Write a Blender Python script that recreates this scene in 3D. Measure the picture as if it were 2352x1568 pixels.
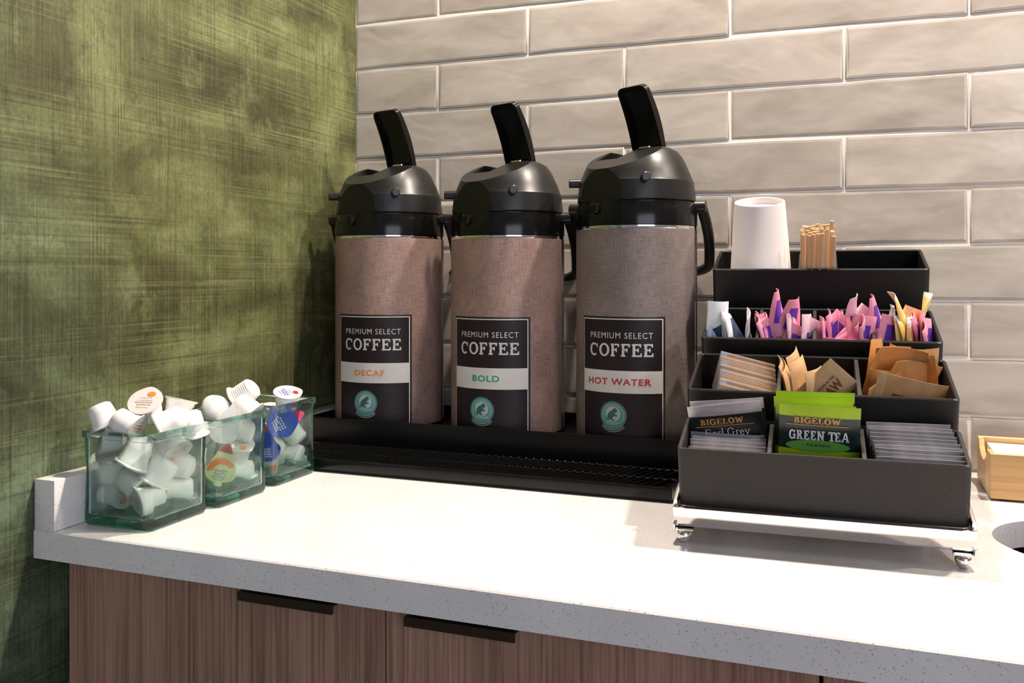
import bpy, bmesh, math, random
from math import sin, cos, pi, radians, sqrt, atan2
from mathutils import Vector, Matrix, Euler

for o in list(bpy.data.objects):
    bpy.data.objects.remove(o)
SC = bpy.context.scene
COL = SC.collection
random.seed(7)

# ------------------------------------------------------------------ camera
cam = bpy.data.cameras.new('camera')
cam.sensor_width = 36.0
cam.lens = 2075.13 / 2352 * 36.0
cam.shift_y = -(784 - 626.68) / 2352
cam.clip_start = 0.02
camo = bpy.data.objects.new('camera', cam)
camo.location = (0.8112, -1.3726, 0.2710)
camo.rotation_euler = (pi / 2, 0, 0.3624)
COL.objects.link(camo)
SC.camera = camo

# ------------------------------------------------------------------ world, lights, exposure
SC.view_settings.view_transform = 'Standard'
SC.view_settings.look = 'None'
SC.view_settings.gamma = 1.0
SC.view_settings.use_curve_mapping = False
SC.view_settings.exposure = 0.0
world = bpy.data.worlds.new('room_light')
SC.world = world
world.use_nodes = True
bg = world.node_tree.nodes['Background']
bg.inputs[0].default_value = (1.0, 0.92, 1.0, 1)
bg.inputs[1].default_value = 0.20


def downlight(name, loc, watts, col=(1.0, 0.88, 0.76), size=0.035, cone=150):
    l = bpy.data.lights.new(name, 'SPOT')
    l.energy = watts
    l.color = col
    l.shadow_soft_size = size
    l.spot_size = radians(cone)
    l.spot_blend = 0.6
    o = bpy.data.objects.new(name, l)
    o.location = loc
    COL.objects.link(o)
    return o


downlight('downlight', (0.56, -0.20, 1.45), 100)
downlight('downlight', (1.22, -0.20, 1.45), 100)
downlight('downlight', (1.90, -0.20, 1.45), 45)
win = bpy.data.lights.new('window_daylight', 'AREA')
win.shape = 'RECTANGLE'
win.size, win.size_y = 2.2, 1.6
win.energy = 48
win.color = (0.78, 0.84, 1.0)
wino = bpy.data.objects.new('window_daylight', win)
wino.location = (2.6, -3.6, 0.7)
wino.rotation_euler = (Vector((0.1, -0.4, 0.0)) - Vector(wino.location)).to_track_quat('-Z', 'Y').to_euler()
COL.objects.link(wino)

# ------------------------------------------------------------------ material helpers
MATS = {}


def new_mat(name):
    m = bpy.data.materials.new(name)
    m.use_nodes = True
    nt = m.node_tree
    b = nt.nodes['Principled BSDF']
    return m, nt, b


def N(nt, t, **kw):
    n = nt.nodes.new(t)
    for k, v in kw.items():
        setattr(n, k, v)
    return n


def ramp(nt, fac, stops):
    r = nt.nodes.new('ShaderNodeValToRGB')
    e = r.color_ramp.elements
    while len(e) < len(stops):
        e.new(0.5)
    for el, (p, c) in zip(e, stops):
        el.position = p
        el.color = (c[0], c[1], c[2], 1) if hasattr(c, '__len__') else (c, c, c, 1)
    nt.links.new(fac, r.inputs[0])
    return r.outputs[0]


def noise(nt, vec, scale, detail=3.0, rough=0.55, dist=0.0):
    n = nt.nodes.new('ShaderNodeTexNoise')
    n.inputs['Scale'].default_value = scale
    n.inputs['Detail'].default_value = detail
    n.inputs['Roughness'].default_value = rough
    n.inputs['Distortion'].default_value = dist
    if vec is not None:
        nt.links.new(vec, n.inputs['Vector'])
    return n.outputs[0]


def mapping(nt, vec, scale=(1, 1, 1), rot=(0, 0, 0), loc=(0, 0, 0)):
    m = nt.nodes.new('ShaderNodeMapping')
    m.inputs['Scale'].default_value = scale
    m.inputs['Rotation'].default_value = rot
    m.inputs['Location'].default_value = loc
    nt.links.new(vec, m.inputs['Vector'])
    return m.outputs[0]


def mixc(nt, fac, a, b, mode='MIX'):
    m = nt.nodes.new('ShaderNodeMix')
    m.data_type = 'RGBA'
    m.blend_type = mode
    for i, v in ((0, fac), (6, a), (7, b)):
        if isinstance(v, bpy.types.NodeSocket):
            nt.links.new(v, m.inputs[i])
        elif hasattr(v, '__len__'):
            m.inputs[i].default_value = (v[0], v[1], v[2], 1)
        else:
            m.inputs[i].default_value = v
    return m.outputs[2]


def math_n(nt, op, a, b=0.0):
    m = nt.nodes.new('ShaderNodeMath')
    m.operation = op
    for i, v in ((0, a), (1, b)):
        if isinstance(v, bpy.types.NodeSocket):
            nt.links.new(v, m.inputs[i])
        else:
            m.inputs[i].default_value = v
    return m.outputs[0]


def bump(nt, b, h, strength=0.3, dist=0.001):
    n = nt.nodes.new('ShaderNodeBump')
    n.inputs['Strength'].default_value = strength
    n.inputs['Distance'].default_value = dist
    nt.links.new(h, n.inputs['Height'])
    nt.links.new(n.outputs[0], b.inputs['Normal'])


def objco(nt):
    return nt.nodes.new('ShaderNodeTexCoord').outputs['Object']


def plain(name, col, rough=0.5, metal=0.0, spec=0.5, var=0.06, nscale=60, coat=0.0, bumps=0.0):
    """flat procedural colour with a little noise in tone"""
    if name in MATS:
        return MATS[name]
    m, nt, b = new_mat(name)
    n = noise(nt, objco(nt), nscale, 3)
    lo = tuple(max(0, c * (1 - var)) for c in col)
    hi = tuple(min(1, c * (1 + var)) for c in col)
    nt.links.new(ramp(nt, n, [(0.3, lo), (0.7, hi)]), b.inputs['Base Color'])
    b.inputs['Roughness'].default_value = rough
    b.inputs['Metallic'].default_value = metal
    b.inputs['Specular IOR Level'].default_value = spec
    b.inputs['Coat Weight'].default_value = coat
    b.inputs['Coat Roughness'].default_value = 0.08
    if bumps:
        bump(nt, b, n, bumps, 0.0006)
    MATS[name] = m
    return m


def mat_green_wall():
    m, nt, b = new_mat('green_brushed_plaster')
    co = objco(nt)
    big = noise(nt, mapping(nt, co, (1, 2.2, 4.4), (radians(-14), 0, 0), (0, 0.4, 0.2)), 1.9, 5, 0.58, 0.6)
    c = ramp(nt, big, [(0.30, (0.046, 0.042, 0.018)), (0.44, (0.095, 0.092, 0.037)),
                       (0.56, (0.165, 0.168, 0.074)), (0.70, (0.285, 0.285, 0.145))])
    mot = noise(nt, mapping(nt, co, (1, 15, 10)), 1.6, 11, 0.78)
    c = mixc(nt, math_n(nt, 'MULTIPLY', ramp(nt, mot, [(0.50, 0.0), (0.66, 1.0)]), 0.55), c, (0.034, 0.030, 0.012))
    blo = noise(nt, mapping(nt, co, (1, 26, 20), (0, 0, 0), (0, 8, 3)), 1.7, 9, 0.82)
    c = mixc(nt, math_n(nt, 'MULTIPLY', ramp(nt, blo, [(0.57, 0.0), (0.64, 1.0)]), 0.55), c, (0.030, 0.027, 0.011))
    lite = noise(nt, mapping(nt, co, (1, 7, 5), (radians(-20), 0, 0), (0, 2, 9)), 1.7, 7, 0.7)
    c = mixc(nt, math_n(nt, 'MULTIPLY', ramp(nt, lite, [(0.54, 0.0), (0.70, 1.0)]), 0.60), c, (0.300, 0.300, 0.155))
    # colour turns blue-green and paler away from the corner and downwards
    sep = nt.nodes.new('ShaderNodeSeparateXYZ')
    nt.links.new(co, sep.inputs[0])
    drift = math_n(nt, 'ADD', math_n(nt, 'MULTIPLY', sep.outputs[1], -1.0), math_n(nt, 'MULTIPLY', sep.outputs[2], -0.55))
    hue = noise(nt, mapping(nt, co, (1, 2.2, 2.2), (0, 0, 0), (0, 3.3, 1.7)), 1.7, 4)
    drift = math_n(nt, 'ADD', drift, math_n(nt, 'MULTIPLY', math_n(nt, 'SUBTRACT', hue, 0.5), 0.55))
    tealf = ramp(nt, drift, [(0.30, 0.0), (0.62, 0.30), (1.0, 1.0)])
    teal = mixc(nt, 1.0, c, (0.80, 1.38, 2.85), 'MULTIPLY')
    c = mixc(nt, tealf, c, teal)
    # fine brush marks: upright comb lines and long sweeping strokes
    vert = noise(nt, mapping(nt, co, (1, 360, 6.0)), 1.0, 4, 0.6)
    vmask = noise(nt, mapping(nt, co, (1, 12, 5)), 1.4, 5)
    vd = math_n(nt, 'MULTIPLY', ramp(nt, vert, [(0.48, 0.0), (0.70, 1.0)]), ramp(nt, vmask, [(0.36, 0.10), (0.62, 0.90)]))
    c = mixc(nt, vd, c, (0.036, 0.034, 0.015))
    vl = math_n(nt, 'MULTIPLY', ramp(nt, vert, [(0.30, 1.0), (0.46, 0.0)]), 0.22)
    c = mixc(nt, vl, c, (0.300, 0.300, 0.165))
    st = noise(nt, mapping(nt, co, (1, 2.2, 330), (radians(5), 0, 0)), 1.0, 4, 0.6, 0.10)
    smask = noise(nt, mapping(nt, co, (1, 2.2, 9.0), (radians(5), 0, 0), (0, 5, 2)), 1.7, 6, 0.62, 0.5)
    sd = math_n(nt, 'MULTIPLY', ramp(nt, st, [(0.50, 0.0), (0.70, 1.0)]), ramp(nt, smask, [(0.44, 0.0), (0.66, 0.70)]))
    c = mixc(nt, sd, c, (0.330, 0.325, 0.180))
    sk = math_n(nt, 'MULTIPLY', ramp(nt, st, [(0.32, 1.0), (0.46, 0.0)]), ramp(nt, smask, [(0.36, 0.10), (0.64, 0.65)]))
    c = mixc(nt, sk, c, (0.036, 0.032, 0.014))
    s2 = noise(nt, mapping(nt, co, (1, 3.0, 260), (radians(-24), 0, 0)), 1.0, 3, 0.6, 0.2)
    m2 = noise(nt, mapping(nt, co, (1, 2.5, 5.0), (radians(-24), 0, 0), (0, 1, 6)), 1.6, 4)
    c = mixc(nt, math_n(nt, 'MULTIPLY', ramp(nt, s2, [(0.56, 0.0), (0.70, 1.0)]), ramp(nt, m2, [(0.54, 0.0), (0.66, 0.55)])), c, (0.29, 0.285, 0.155))
    fine = noise(nt, mapping(nt, co, (1, 240, 150)), 1.0, 6, 0.75)
    c = mixc(nt, 0.55, c, ramp(nt, fine, [(0.32, 0.42), (0.68, 1.30)]), 'MULTIPLY')
    c = mixc(nt, 1.0, c, (0.66, 0.71, 0.60), 'MULTIPLY')
    nt.links.new(c, b.inputs['Base Color'])
    b.inputs['Roughness'].default_value = 0.6
    b.inputs['Specular IOR Level'].default_value = 0.25
    bump(nt, b, vert, 0.10, 0.0005)
    return m


def mat_tile():
    m, nt, b = new_mat('glazed_taupe_tile')
    co = objco(nt)
    oi = nt.nodes.new('ShaderNodeObjectInfo').outputs['Random']
    shift = nt.nodes.new('ShaderNodeCombineXYZ')
    nt.links.new(math_n(nt, 'MULTIPLY', oi, 17.0), shift.inputs[0])
    nt.links.new(math_n(nt, 'MULTIPLY', oi, 9.0), shift.inputs[1])
    va = nt.nodes.new('ShaderNodeVectorMath')
    nt.links.new(co, va.inputs[0])
    nt.links.new(shift.outputs[0], va.inputs[1])
    v = va.outputs[0]
    cloud = noise(nt, mapping(nt, v, (5, 5, 13)), 1.5, 4, 0.55, 0.5)
    base = ramp(nt, cloud, [(0.30, (0.320, 0.280, 0.244)), (0.52, (0.405, 0.363, 0.320)), (0.72, (0.480, 0.436, 0.388))])
    grain = noise(nt, mapping(nt, v, (20, 20, 210)), 1.0, 4, 0.7, 0.6)
    base = mixc(nt, math_n(nt, 'MULTIPLY', ramp(nt, grain, [(0.40, 0.0), (0.70, 1.0)]), 0.20), base, (0.40, 0.355, 0.31))
    tone = nt.nodes.new('ShaderNodeHueSaturation')
    nt.links.new(base, tone.inputs['Color'])
    nt.links.new(math_n(nt, 'ADD', math_n(nt, 'MULTIPLY', oi, 0.12), 0.94), tone.inputs['Value'])
    nt.links.new(tone.outputs[0], b.inputs['Base Color'])
    b.inputs['Roughness'].default_value = 0.12
    b.inputs['Specular IOR Level'].default_value = 0.45
    wav = noise(nt, mapping(nt, v, (11, 11, 20)), 1.3, 2, 0.45, 0.4)
    bump(nt, b, wav, 0.30, 0.003)
    return m


def mat_quartz():
    m, nt, b = new_mat('speckled_white_quartz')
    co = objco(nt)
    c = ramp(nt, noise(nt, co, 16, 4), [(0.3, (0.70, 0.672, 0.662)), (0.7, (0.76, 0.735, 0.72))])
    for sc, thr, colr, k in ((420, 0.14, (0.28, 0.25, 0.25), 0.8), (240, 0.085, (0.20, 0.18, 0.185), 0.85), (700, 0.15, (0.48, 0.44, 0.43), 0.6)):
        vo = nt.nodes.new('ShaderNodeTexVoronoi')
        vo.inputs['Scale'].default_value = sc
        nt.links.new(co, vo.inputs['Vector'])
        pick = math_n(nt, 'GREATER_THAN', noise(nt, co, sc * 0.55, 1), 0.545)
        f = math_n(nt, 'MULTIPLY', math_n(nt, 'LESS_THAN', vo.outputs['Distance'], thr * 1.6), pick)
        c = mixc(nt, math_n(nt, 'MULTIPLY', f, k), c, colr)
    nt.links.new(c, b.inputs['Base Color'])
    b.inputs['Roughness'].default_value = 0.18
    return m


def mat_wood(name, dark, light, axis='z', scale=1.0, rough=0.45):
    m, nt, b = new_mat(name)
    co = objco(nt)
    s = {'z': (150, 150, 2.2), 'x': (2.2, 150, 150)}[axis]
    s = tuple(k * scale for k in s)
    g = noise(nt, mapping(nt, co, s), 1.0, 5, 0.65, 0.3)
    w = noise(nt, mapping(nt, co, tuple(k * 0.12 for k in s)), 1.0, 3)
    c = ramp(nt, g, [(0.36, dark), (0.60, light)])
    c = mixc(nt, 0.35, c, ramp(nt, w, [(0.35, dark), (0.65, light)]))
    nt.links.new(c, b.inputs['Base Color'])
    b.inputs['Roughness'].default_value = rough
    bump(nt, b, g, 0.15, 0.0004)
    return m


def mat_burlap(name, dark, light):
    m, nt, b = new_mat(name)
    uv = nt.nodes.new('ShaderNodeUVMap').outputs[0]
    sep = nt.nodes.new('ShaderNodeSeparateXYZ')
    wob = nt.nodes.new('ShaderNodeTexNoise')
    wob.inputs['Scale'].default_value = 220
    nt.links.new(uv, wob.inputs['Vector'])
    va = nt.nodes.new('ShaderNodeVectorMath')
    va.operation = 'MULTIPLY_ADD'
    nt.links.new(wob.outputs[1], va.inputs[0])
    va.inputs[1].default_value = (0.0022, 0.0022, 0)
    nt.links.new(uv, va.inputs[2])
    nt.links.new(va.outputs[0], sep.inputs[0])
    k = 2 * pi / 0.00175
    sx = math_n(nt, 'SINE', math_n(nt, 'MULTIPLY', sep.outputs[0], k))
    sy = math_n(nt, 'SINE', math_n(nt, 'MULTIPLY', sep.outputs[1], k))
    wv = math_n(nt, 'ADD', math_n(nt, 'MULTIPLY', math_n(nt, 'ADD', sx, sy), 0.25), 0.5)
    h1 = noise(nt, mapping(nt, uv, (60, 900, 1)), 1.0, 3)
    h2 = noise(nt, mapping(nt, uv, (900, 60, 1)), 1.0, 3)
    t = math_n(nt, 'ADD', math_n(nt, 'MULTIPLY', wv, 0.36), math_n(nt, 'MULTIPLY', math_n(nt, 'ADD', h1, h2), 0.35))
    blot = noise(nt, uv, 14, 3)
    t = math_n(nt, 'ADD', t, math_n(nt, 'MULTIPLY', math_n(nt, 'SUBTRACT', blot, 0.5), 0.25))
    nt.links.new(ramp(nt, t, [(0.34, dark), (0.70, light)]), b.inputs['Base Color'])
    b.inputs['Roughness'].default_value = 0.5
    return m


def mat_glass():
    m, nt, b = new_mat('thick_green_glass')
    nt.nodes.remove(b)
    out = nt.nodes['Material Output']
    gl = N(nt, 'ShaderNodeBsdfGlass')
    gl.inputs['Roughness'].default_value = 0.0
    gl.inputs['IOR'].default_value = 1.46
    bp = N(nt, 'ShaderNodeBump')
    bp.inputs['Strength'].default_value = 0.12
    bp.inputs['Distance'].default_value = 0.002
    nt.links.new(noise(nt, objco(nt), 30, 2), bp.inputs['Height'])
    nt.links.new(bp.outputs[0], gl.inputs['Normal'])
    tr = N(nt, 'ShaderNodeBsdfTransparent')
    mx = N(nt, 'ShaderNodeMixShader')
    mx.inputs[0].default_value = 0.10
    nt.links.new(gl.outputs[0], mx.inputs[1])
    nt.links.new(tr.outputs[0], mx.inputs[2])
    nt.links.new(mx.outputs[0], out.inputs['Surface'])
    va = N(nt, 'ShaderNodeVolumeAbsorption')
    va.inputs['Color'].default_value = (0.05, 0.70, 0.58, 1)
    va.inputs['Density'].default_value = 30
    nt.links.new(va.outputs[0], out.inputs['Volume'])
    return m


def mat_black_plastic(name, base=0.012, rough=0.32, grainy=0.0, tint=(1, 0.95, 0.9), spec=0.4):
    m, nt, b = new_mat(name)
    n = noise(nt, objco(nt), 900, 2)
    lo = tuple(base * 0.8 * k for k in tint)
    hi = tuple(base * (1.3 + grainy) * k for k in tint)
    nt.links.new(ramp(nt, n, [(0.35, lo), (0.65, hi)]), b.inputs['Base Color'])
    b.inputs['Roughness'].default_value = rough
    b.inputs['Specular IOR Level'].default_value = spec
    if grainy:
        bump(nt, b, n, 0.35, 0.0006)
    return m


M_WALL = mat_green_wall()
M_TILE = mat_tile()
M_GROUT = plain('pale_grout', (0.74, 0.70, 0.65), 0.8, nscale=300, bumps=0.3)
M_QUARTZ = mat_quartz()
M_DOOR = mat_wood('brown_oak_veneer', (0.150, 0.076, 0.050), (0.420, 0.245, 0.178), 'z', 1.6)
M_CARCASS = plain('dark_cabinet_board', (0.030, 0.022, 0.018), 0.6)
M_BAMBOO = mat_wood('golden_bamboo', (0.44, 0.24, 0.08), (0.66, 0.40, 0.16), 'x', 0.7, 0.4)
M_BRONZE = plain('dark_bronze', (0.045, 0.028, 0.020), 0.35, 0.6)
M_LID = mat_black_plastic('black_lid_plastic', 0.007, 0.33, spec=0.38)
M_GLOSS = mat_black_plastic('glossy_black_plastic', 0.004, 0.16, spec=0.30)
M_TRAY = mat_black_plastic('black_tray_plastic', 0.004, 0.30, spec=0.22)
M_BIN = mat_black_plastic('charcoal_textured_plastic', 0.018, 0.42, 0.9, tint=(1, 0.90, 0.84), spec=0.22)
M_BINBLK = mat_black_plastic('black_textured_plastic', 0.0050, 0.38, 0.7, spec=0.25)
M_STEEL = plain('dull_steel', (0.40, 0.36, 0.32), 0.28, 1.0)
M_CHROME = plain('polished_chrome', (0.86, 0.83, 0.80), 0.10, 1.0, var=0.02)
M_GLASS = mat_glass()
M_LABEL = plain('label_black_brown', (0.017, 0.011, 0.012), 0.42, spec=0.2)
M_LABELEDGE = plain('label_dark_edge', (0.010, 0.008, 0.008), 0.4)
M_PRINT = plain('label_pale_print', (0.56, 0.53, 0.52), 0.5)
M_STRIP = plain('label_white_strip', (0.62, 0.59, 0.56), 0.45, nscale=25)
M_ORANGE = plain('orange_ink', (0.72, 0.20, 0.03), 0.5)
M_GREENINK = plain('green_ink', (0.0, 0.27, 0.12), 0.5)
M_REDINK = plain('red_ink', (0.42, 0.01, 0.02), 0.5)
M_TEAL = plain('seal_teal', (0.085, 0.26, 0.245), 0.5)
M_SEALPALE = plain('seal_pale', (0.42, 0.52, 0.50), 0.5)
M_SEALDARK = plain('seal_dark_green', (0.03, 0.12, 0.09), 0.5)
M_BURLAP = mat_burlap('brown_burlap_print', (0.085, 0.044, 0.034), (0.43, 0.285, 0.235))
M_BURLAPG = mat_burlap('grey_burlap_print', (0.060, 0.044, 0.040), (0.30, 0.240, 0.220))
M_CREAM = plain('white_polystyrene', (0.86, 0.84, 0.80), 0.35, nscale=40, var=0.03)
M_CREAM.node_tree.nodes['Principled BSDF'].inputs['Subsurface Weight'].default_value = 0.0
M_FOIL = plain('printed_foil_lid', (0.62, 0.59, 0.56), 0.35, nscale=80)
M_PAPER = plain('white_paper', (0.84, 0.82, 0.79), 0.6, nscale=30, var=0.03)
M_CUP = plain('white_paper_cup', (0.64, 0.59, 0.575), 0.5, nscale=30, var=0.02)
M_BLUE = plain('blue_foil', (0.02, 0.07, 0.42), 0.3)
M_ORFOIL = plain('orange_foil', (0.85, 0.22, 0.04), 0.35)
M_YELFOIL = plain('pale_yellow_foil', (0.66, 0.72, 0.36), 0.35)
M_REDFOIL = plain('red_foil', (0.50, 0.02, 0.025), 0.35)
M_BROWNINK = plain('brown_ink', (0.23, 0.055, 0.03), 0.6)
M_LIDINK = plain('faded_red_brown_ink', (0.40, 0.20, 0.17), 0.6)
M_GREYINK = plain('grey_ink', (0.25, 0.24, 0.26), 0.6)
M_PINK = plain('pink_paper', (0.86, 0.34, 0.46), 0.55, nscale=40, var=0.12)
M_PINKPALE = plain('pale_pink_paper', (0.88, 0.58, 0.66), 0.55, nscale=40, var=0.1)
M_PURPLE = plain('purple_print', (0.13, 0.035, 0.42), 0.55)
M_YELLOW = plain('yellow_paper', (0.84, 0.62, 0.22), 0.55, nscale=40, var=0.12)
M_PEACH = plain('peach_paper', (0.85, 0.48, 0.26), 0.55, nscale=40, var=0.1)
M_WHITEP = plain('white_sugar_paper', (0.86, 0.87, 0.90), 0.5, nscale=40, var=0.06)
M_BLUEP = plain('pale_blue_print', (0.42, 0.55, 0.80), 0.5)
M_NAVY = plain('navy_print', (0.03, 0.045, 0.10), 0.5)
M_KRAFT = plain('kraft_paper', (0.60, 0.37, 0.19), 0.6, nscale=70, var=0.14)
M_KRAFT2 = plain('brown_kraft_paper', (0.52, 0.27, 0.095), 0.5, nscale=70, var=0.16)
M_KRAFTPALE = plain('pale_kraft_edge', (0.66, 0.52, 0.40), 0.6, nscale=70, var=0.14)
M_KRAFT3 = plain('grey_kraft_paper', (0.40, 0.29, 0.21), 0.6, nscale=70, var=0.14)
M_KRAFT4 = plain('tan_kraft_paper', (0.52, 0.38, 0.26), 0.6, nscale=70, var=0.14)
M_BRIGHT = plain('bright_foil_edge', (0.34, 0.33, 0.34), 0.3, 0.3)
M_SILVER = plain('silver_foil_band', (0.46, 0.44, 0.46), 0.28, 0.55, nscale=45, var=0.2)
M_TEABLACK = plain('black_foil', (0.012, 0.011, 0.013), 0.22)
M_TEAGREEN = plain('dark_green_foil', (0.010, 0.026, 0.020), 0.22)
M_LIME = plain('lime_foil', (0.36, 0.52, 0.02), 0.3, nscale=50, var=0.12)
M_OVAL = plain('mid_green_print', (0.10, 0.30, 0.045), 0.4)
M_GOLD = plain('gold_print', (0.55, 0.30, 0.09), 0.4, 0.3)
M_WHITEINK = plain('white_print', (0.80, 0.80, 0.78), 0.5)
M_SLATE = plain('slate_foil', (0.30, 0.29, 0.31), 0.26, 0.5, nscale=45, var=0.25)
M_SLATEDK = plain('dark_slate_foil', (0.060, 0.058, 0.068), 0.26, 0.4, nscale=45, var=0.25)
M_STICK = mat_wood('pale_birch', (0.56, 0.32, 0.15), (0.80, 0.55, 0.32), 'z', 2.0, 0.6)
M_FLOOR = mat_wood('floor_boards', (0.10, 0.075, 0.055), (0.20, 0.15, 0.11), 'x', 0.3)
M_RUBBER = plain('black_rubber', (0.015, 0.015, 0.015), 0.7)

# ------------------------------------------------------------------ mesh helpers


def obj(name, verts, faces, mat, parent=None, smooth=False, sharp=35, mats=None, fm=None):
    me = bpy.data.meshes.new(name)
    me.from_pydata([tuple(v) for v in verts], [], faces)
    for mm in (mats or [mat]):
        me.materials.append(mm)
    if fm:
        me.polygons.foreach_set('material_index', fm)
    if smooth:
        me.polygons.foreach_set('use_smooth', [True] * len(me.polygons))
        if sharp:
            me.set_sharp_from_angle(angle=radians(sharp))
    me.update()
    o = bpy.data.objects.new(name, me)
    COL.objects.link(o)
    if parent:
        o.parent = parent
    return o


def fixn(o):
    bm = bmesh.new()
    bm.from_mesh(o.data)
    bmesh.ops.recalc_face_normals(bm, faces=bm.faces)
    bm.to_mesh(o.data)
    bm.free()
    return o


def empty(name, loc, label, cat, group=None, rotz=0.0):
    o = bpy.data.objects.new(name, None)
    o.empty_display_size = 0.03
    o.location = loc
    o.rotation_euler = (0, 0, rotz)
    COL.objects.link(o)
    return tag(o, label, cat, group)


def tag(o, label, cat, group=None):
    o['label'] = label
    o['category'] = cat
    if group:
        o['group'] = group
    return o


def struct(o):
    o['kind'] = 'structure'
    return o


class MB:
    """collects boxes, lathes and tubes into one mesh"""

    def __init__(s):
        s.v, s.f, s.m = [], [], []

    def add(s, v, f, mi=0):
        n = len(s.v)
        s.v += [tuple(p) for p in v]
        s.f += [tuple(i + n for i in q) for q in f]
        s.m += [mi] * len(f)
        return s

    def box(s, x0, x1, y0, y1, z0, z1, mi=0):
        v = [(x, y, z) for z in (z0, z1) for y in (y0, y1) for x in (x0, x1)]
        return s.add(v, [(0, 2, 3, 1), (4, 5, 7, 6), (0, 1, 5, 4), (2, 6, 7, 3), (0, 4, 6, 2), (1, 3, 7, 5)], mi)

    def lathe(s, prof, n=32, c=(0, 0), mi=0, cap=True):
        v, f = [], []
        for r, z in prof:
            for i in range(n):
                a = 2 * pi * i / n
                v.append((c[0] + r * cos(a), c[1] + r * sin(a), z))
        for k in range(len(prof) - 1):
            for i in range(n):
                j = (i + 1) % n
                f.append((k * n + i, k * n + j, (k + 1) * n + j, (k + 1) * n + i))
        if cap:
            f.append(tuple(reversed(range(n))))
            f.append(tuple(range((len(prof) - 1) * n, len(prof) * n)))
        return s.add(v, f, mi)

    def tube(s, pts, sect, mi=0, up=(0, 0, 1)):
        """sweep a closed 2-D section along a path"""
        pts = [Vector(p) for p in pts]
        k = len(sect)
        v, f = [], []
        prev = None
        for i, p in enumerate(pts):
            t = (pts[min(i + 1, len(pts) - 1)] - pts[max(i - 1, 0)]).normalized()
            if prev is None:
                a = t.cross(Vector(up))
                if a.length < 1e-4:
                    a = t.cross(Vector((1, 0, 0)))
                a.normalize()
            else:
                a = (prev - t * prev.dot(t)).normalized()
            prev = a
            bb = a.cross(t)
            for (x, y) in sect:
                v.append(p + a * x + bb * y)
        for i in range(len(pts) - 1):
            for j in range(k):
                q = (j + 1) % k
                f.append((i * k + j, i * k + q, (i + 1) * k + q, (i + 1) * k + j))
        f.append(tuple(reversed(range(k))))
        f.append(tuple(range((len(pts) - 1) * k, len(pts) * k)))
        return s.add(v, f, mi)

    def build(s, name, mat, parent=None, smooth=False, bevel=0.0, seg=2, sharp=35, mats=None, fix=True):
        o = obj(name, s.v, s.f, mat, parent, False, sharp, mats, s.m if mats else None)
        bm = bmesh.new()
        bm.from_mesh(o.data)
        if fix:
            bmesh.ops.recalc_face_normals(bm, faces=bm.faces)
        if bevel:
            ed = [e for e in bm.edges if len(e.link_faces) == 2 and e.calc_face_angle(0) > 0.6]
            bmesh.ops.bevel(bm, geom=ed, offset=bevel, segments=seg, profile=0.6, affect='EDGES', clamp_overlap=True)
        bm.to_mesh(o.data)
        bm.free()
        if smooth or bevel:
            o.data.polygons.foreach_set('use_smooth', [True] * len(o.data.polygons))
            o.data.set_sharp_from_angle(angle=radians(sharp))
        return o


def circ(r, n=10):
    return [(r * cos(2 * pi * i / n), r * sin(2 * pi * i / n)) for i in range(n)]


def rrect(hx, hy, r, n=4):
    """rounded rectangle outline, counter-clockwise"""
    out = []
    for cx, cy, a0 in ((hx - r, hy - r, 0), (-hx + r, hy - r, pi / 2), (-hx + r, -hy + r, pi), (hx - r, -hy + r, 1.5 * pi)):
        for i in range(n + 1):
            a = a0 + pi / 2 * i / n
            out.append((cx + r * cos(a), cy + r * sin(a)))
    return out


def loft(rings, closed_ends=True):
    """rings: list of (outline, z) with equal point counts"""
    v, f = [], []
    n = len(rings[0][0])
    for out, z in rings:
        v += [(x, y, z) for x, y in out]
    for k in range(len(rings) - 1):
        for i in range(n):
            j = (i + 1) % n
            f.append((k * n + i, k * n + j, (k + 1) * n + j, (k + 1) * n + i))
    if closed_ends:
        f.append(tuple(reversed(range(n))))
        f.append(tuple(range((len(rings) - 1) * n, len(rings) * n)))
    return v, f


# ------------------------------------------------------------------ lettering (flat meshes in a local x/y plane)


def bfont(txt, height, width=None, bold=0.0, spacing=1.0):
    cu = bpy.data.curves.new('lettering', 'FONT')
    cu.body = txt
    cu.size = 1.0
    cu.offset = bold
    cu.space_character = spacing
    cu.resolution_u = 3
    to = bpy.data.objects.new('lettering_tmp', cu)
    COL.objects.link(to)
    bpy.context.view_layer.update()
    dg = bpy.context.evaluated_depsgraph_get()
    me = bpy.data.meshes.new_from_object(to.evaluated_get(dg))
    v = [(p.co.x, p.co.y) for p in me.vertices]
    f = [tuple(q.vertices) for q in me.polygons]
    bpy.data.objects.remove(to)
    bpy.data.curves.remove(cu)
    bpy.data.meshes.remove(me)
    return fit2d(v, f, height, width)


def fit2d(v, f, height, width=None):
    x0, x1 = min(p[0] for p in v), max(p[0] for p in v)
    y0, y1 = min(p[1] for p in v), max(p[1] for p in v)
    sy = height / (y1 - y0)
    sx = (width / (x1 - x0)) if width else sy
    return [((p[0] - (x0 + x1) / 2) * sx, (p[1] - (y0 + y1) / 2) * sy) for p in v], f


def _ring(cx, cy, rx, ry, t, a0, a1, n=18, ty=None):
    ty = ty or t
    q = []
    full = abs(a1 - a0) >= 359.9
    for i in range(n):
        a, b = radians(a0 + (a1 - a0) * i / n), radians(a0 + (a1 - a0) * (i + 1) / n)
        q.append([(cx + rx * cos(a), cy + ry * sin(a)), (cx + rx * cos(b), cy + ry * sin(b)),
                  (cx + (rx - t) * cos(b), cy + (ry - ty) * sin(b)), (cx + (rx - t) * cos(a), cy + (ry - ty) * sin(a))])
    return q


def _r(x0, y0, x1, y1):
    return [[(x0, y0), (x1, y0), (x1, y1), (x0, y1)]]


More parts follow.
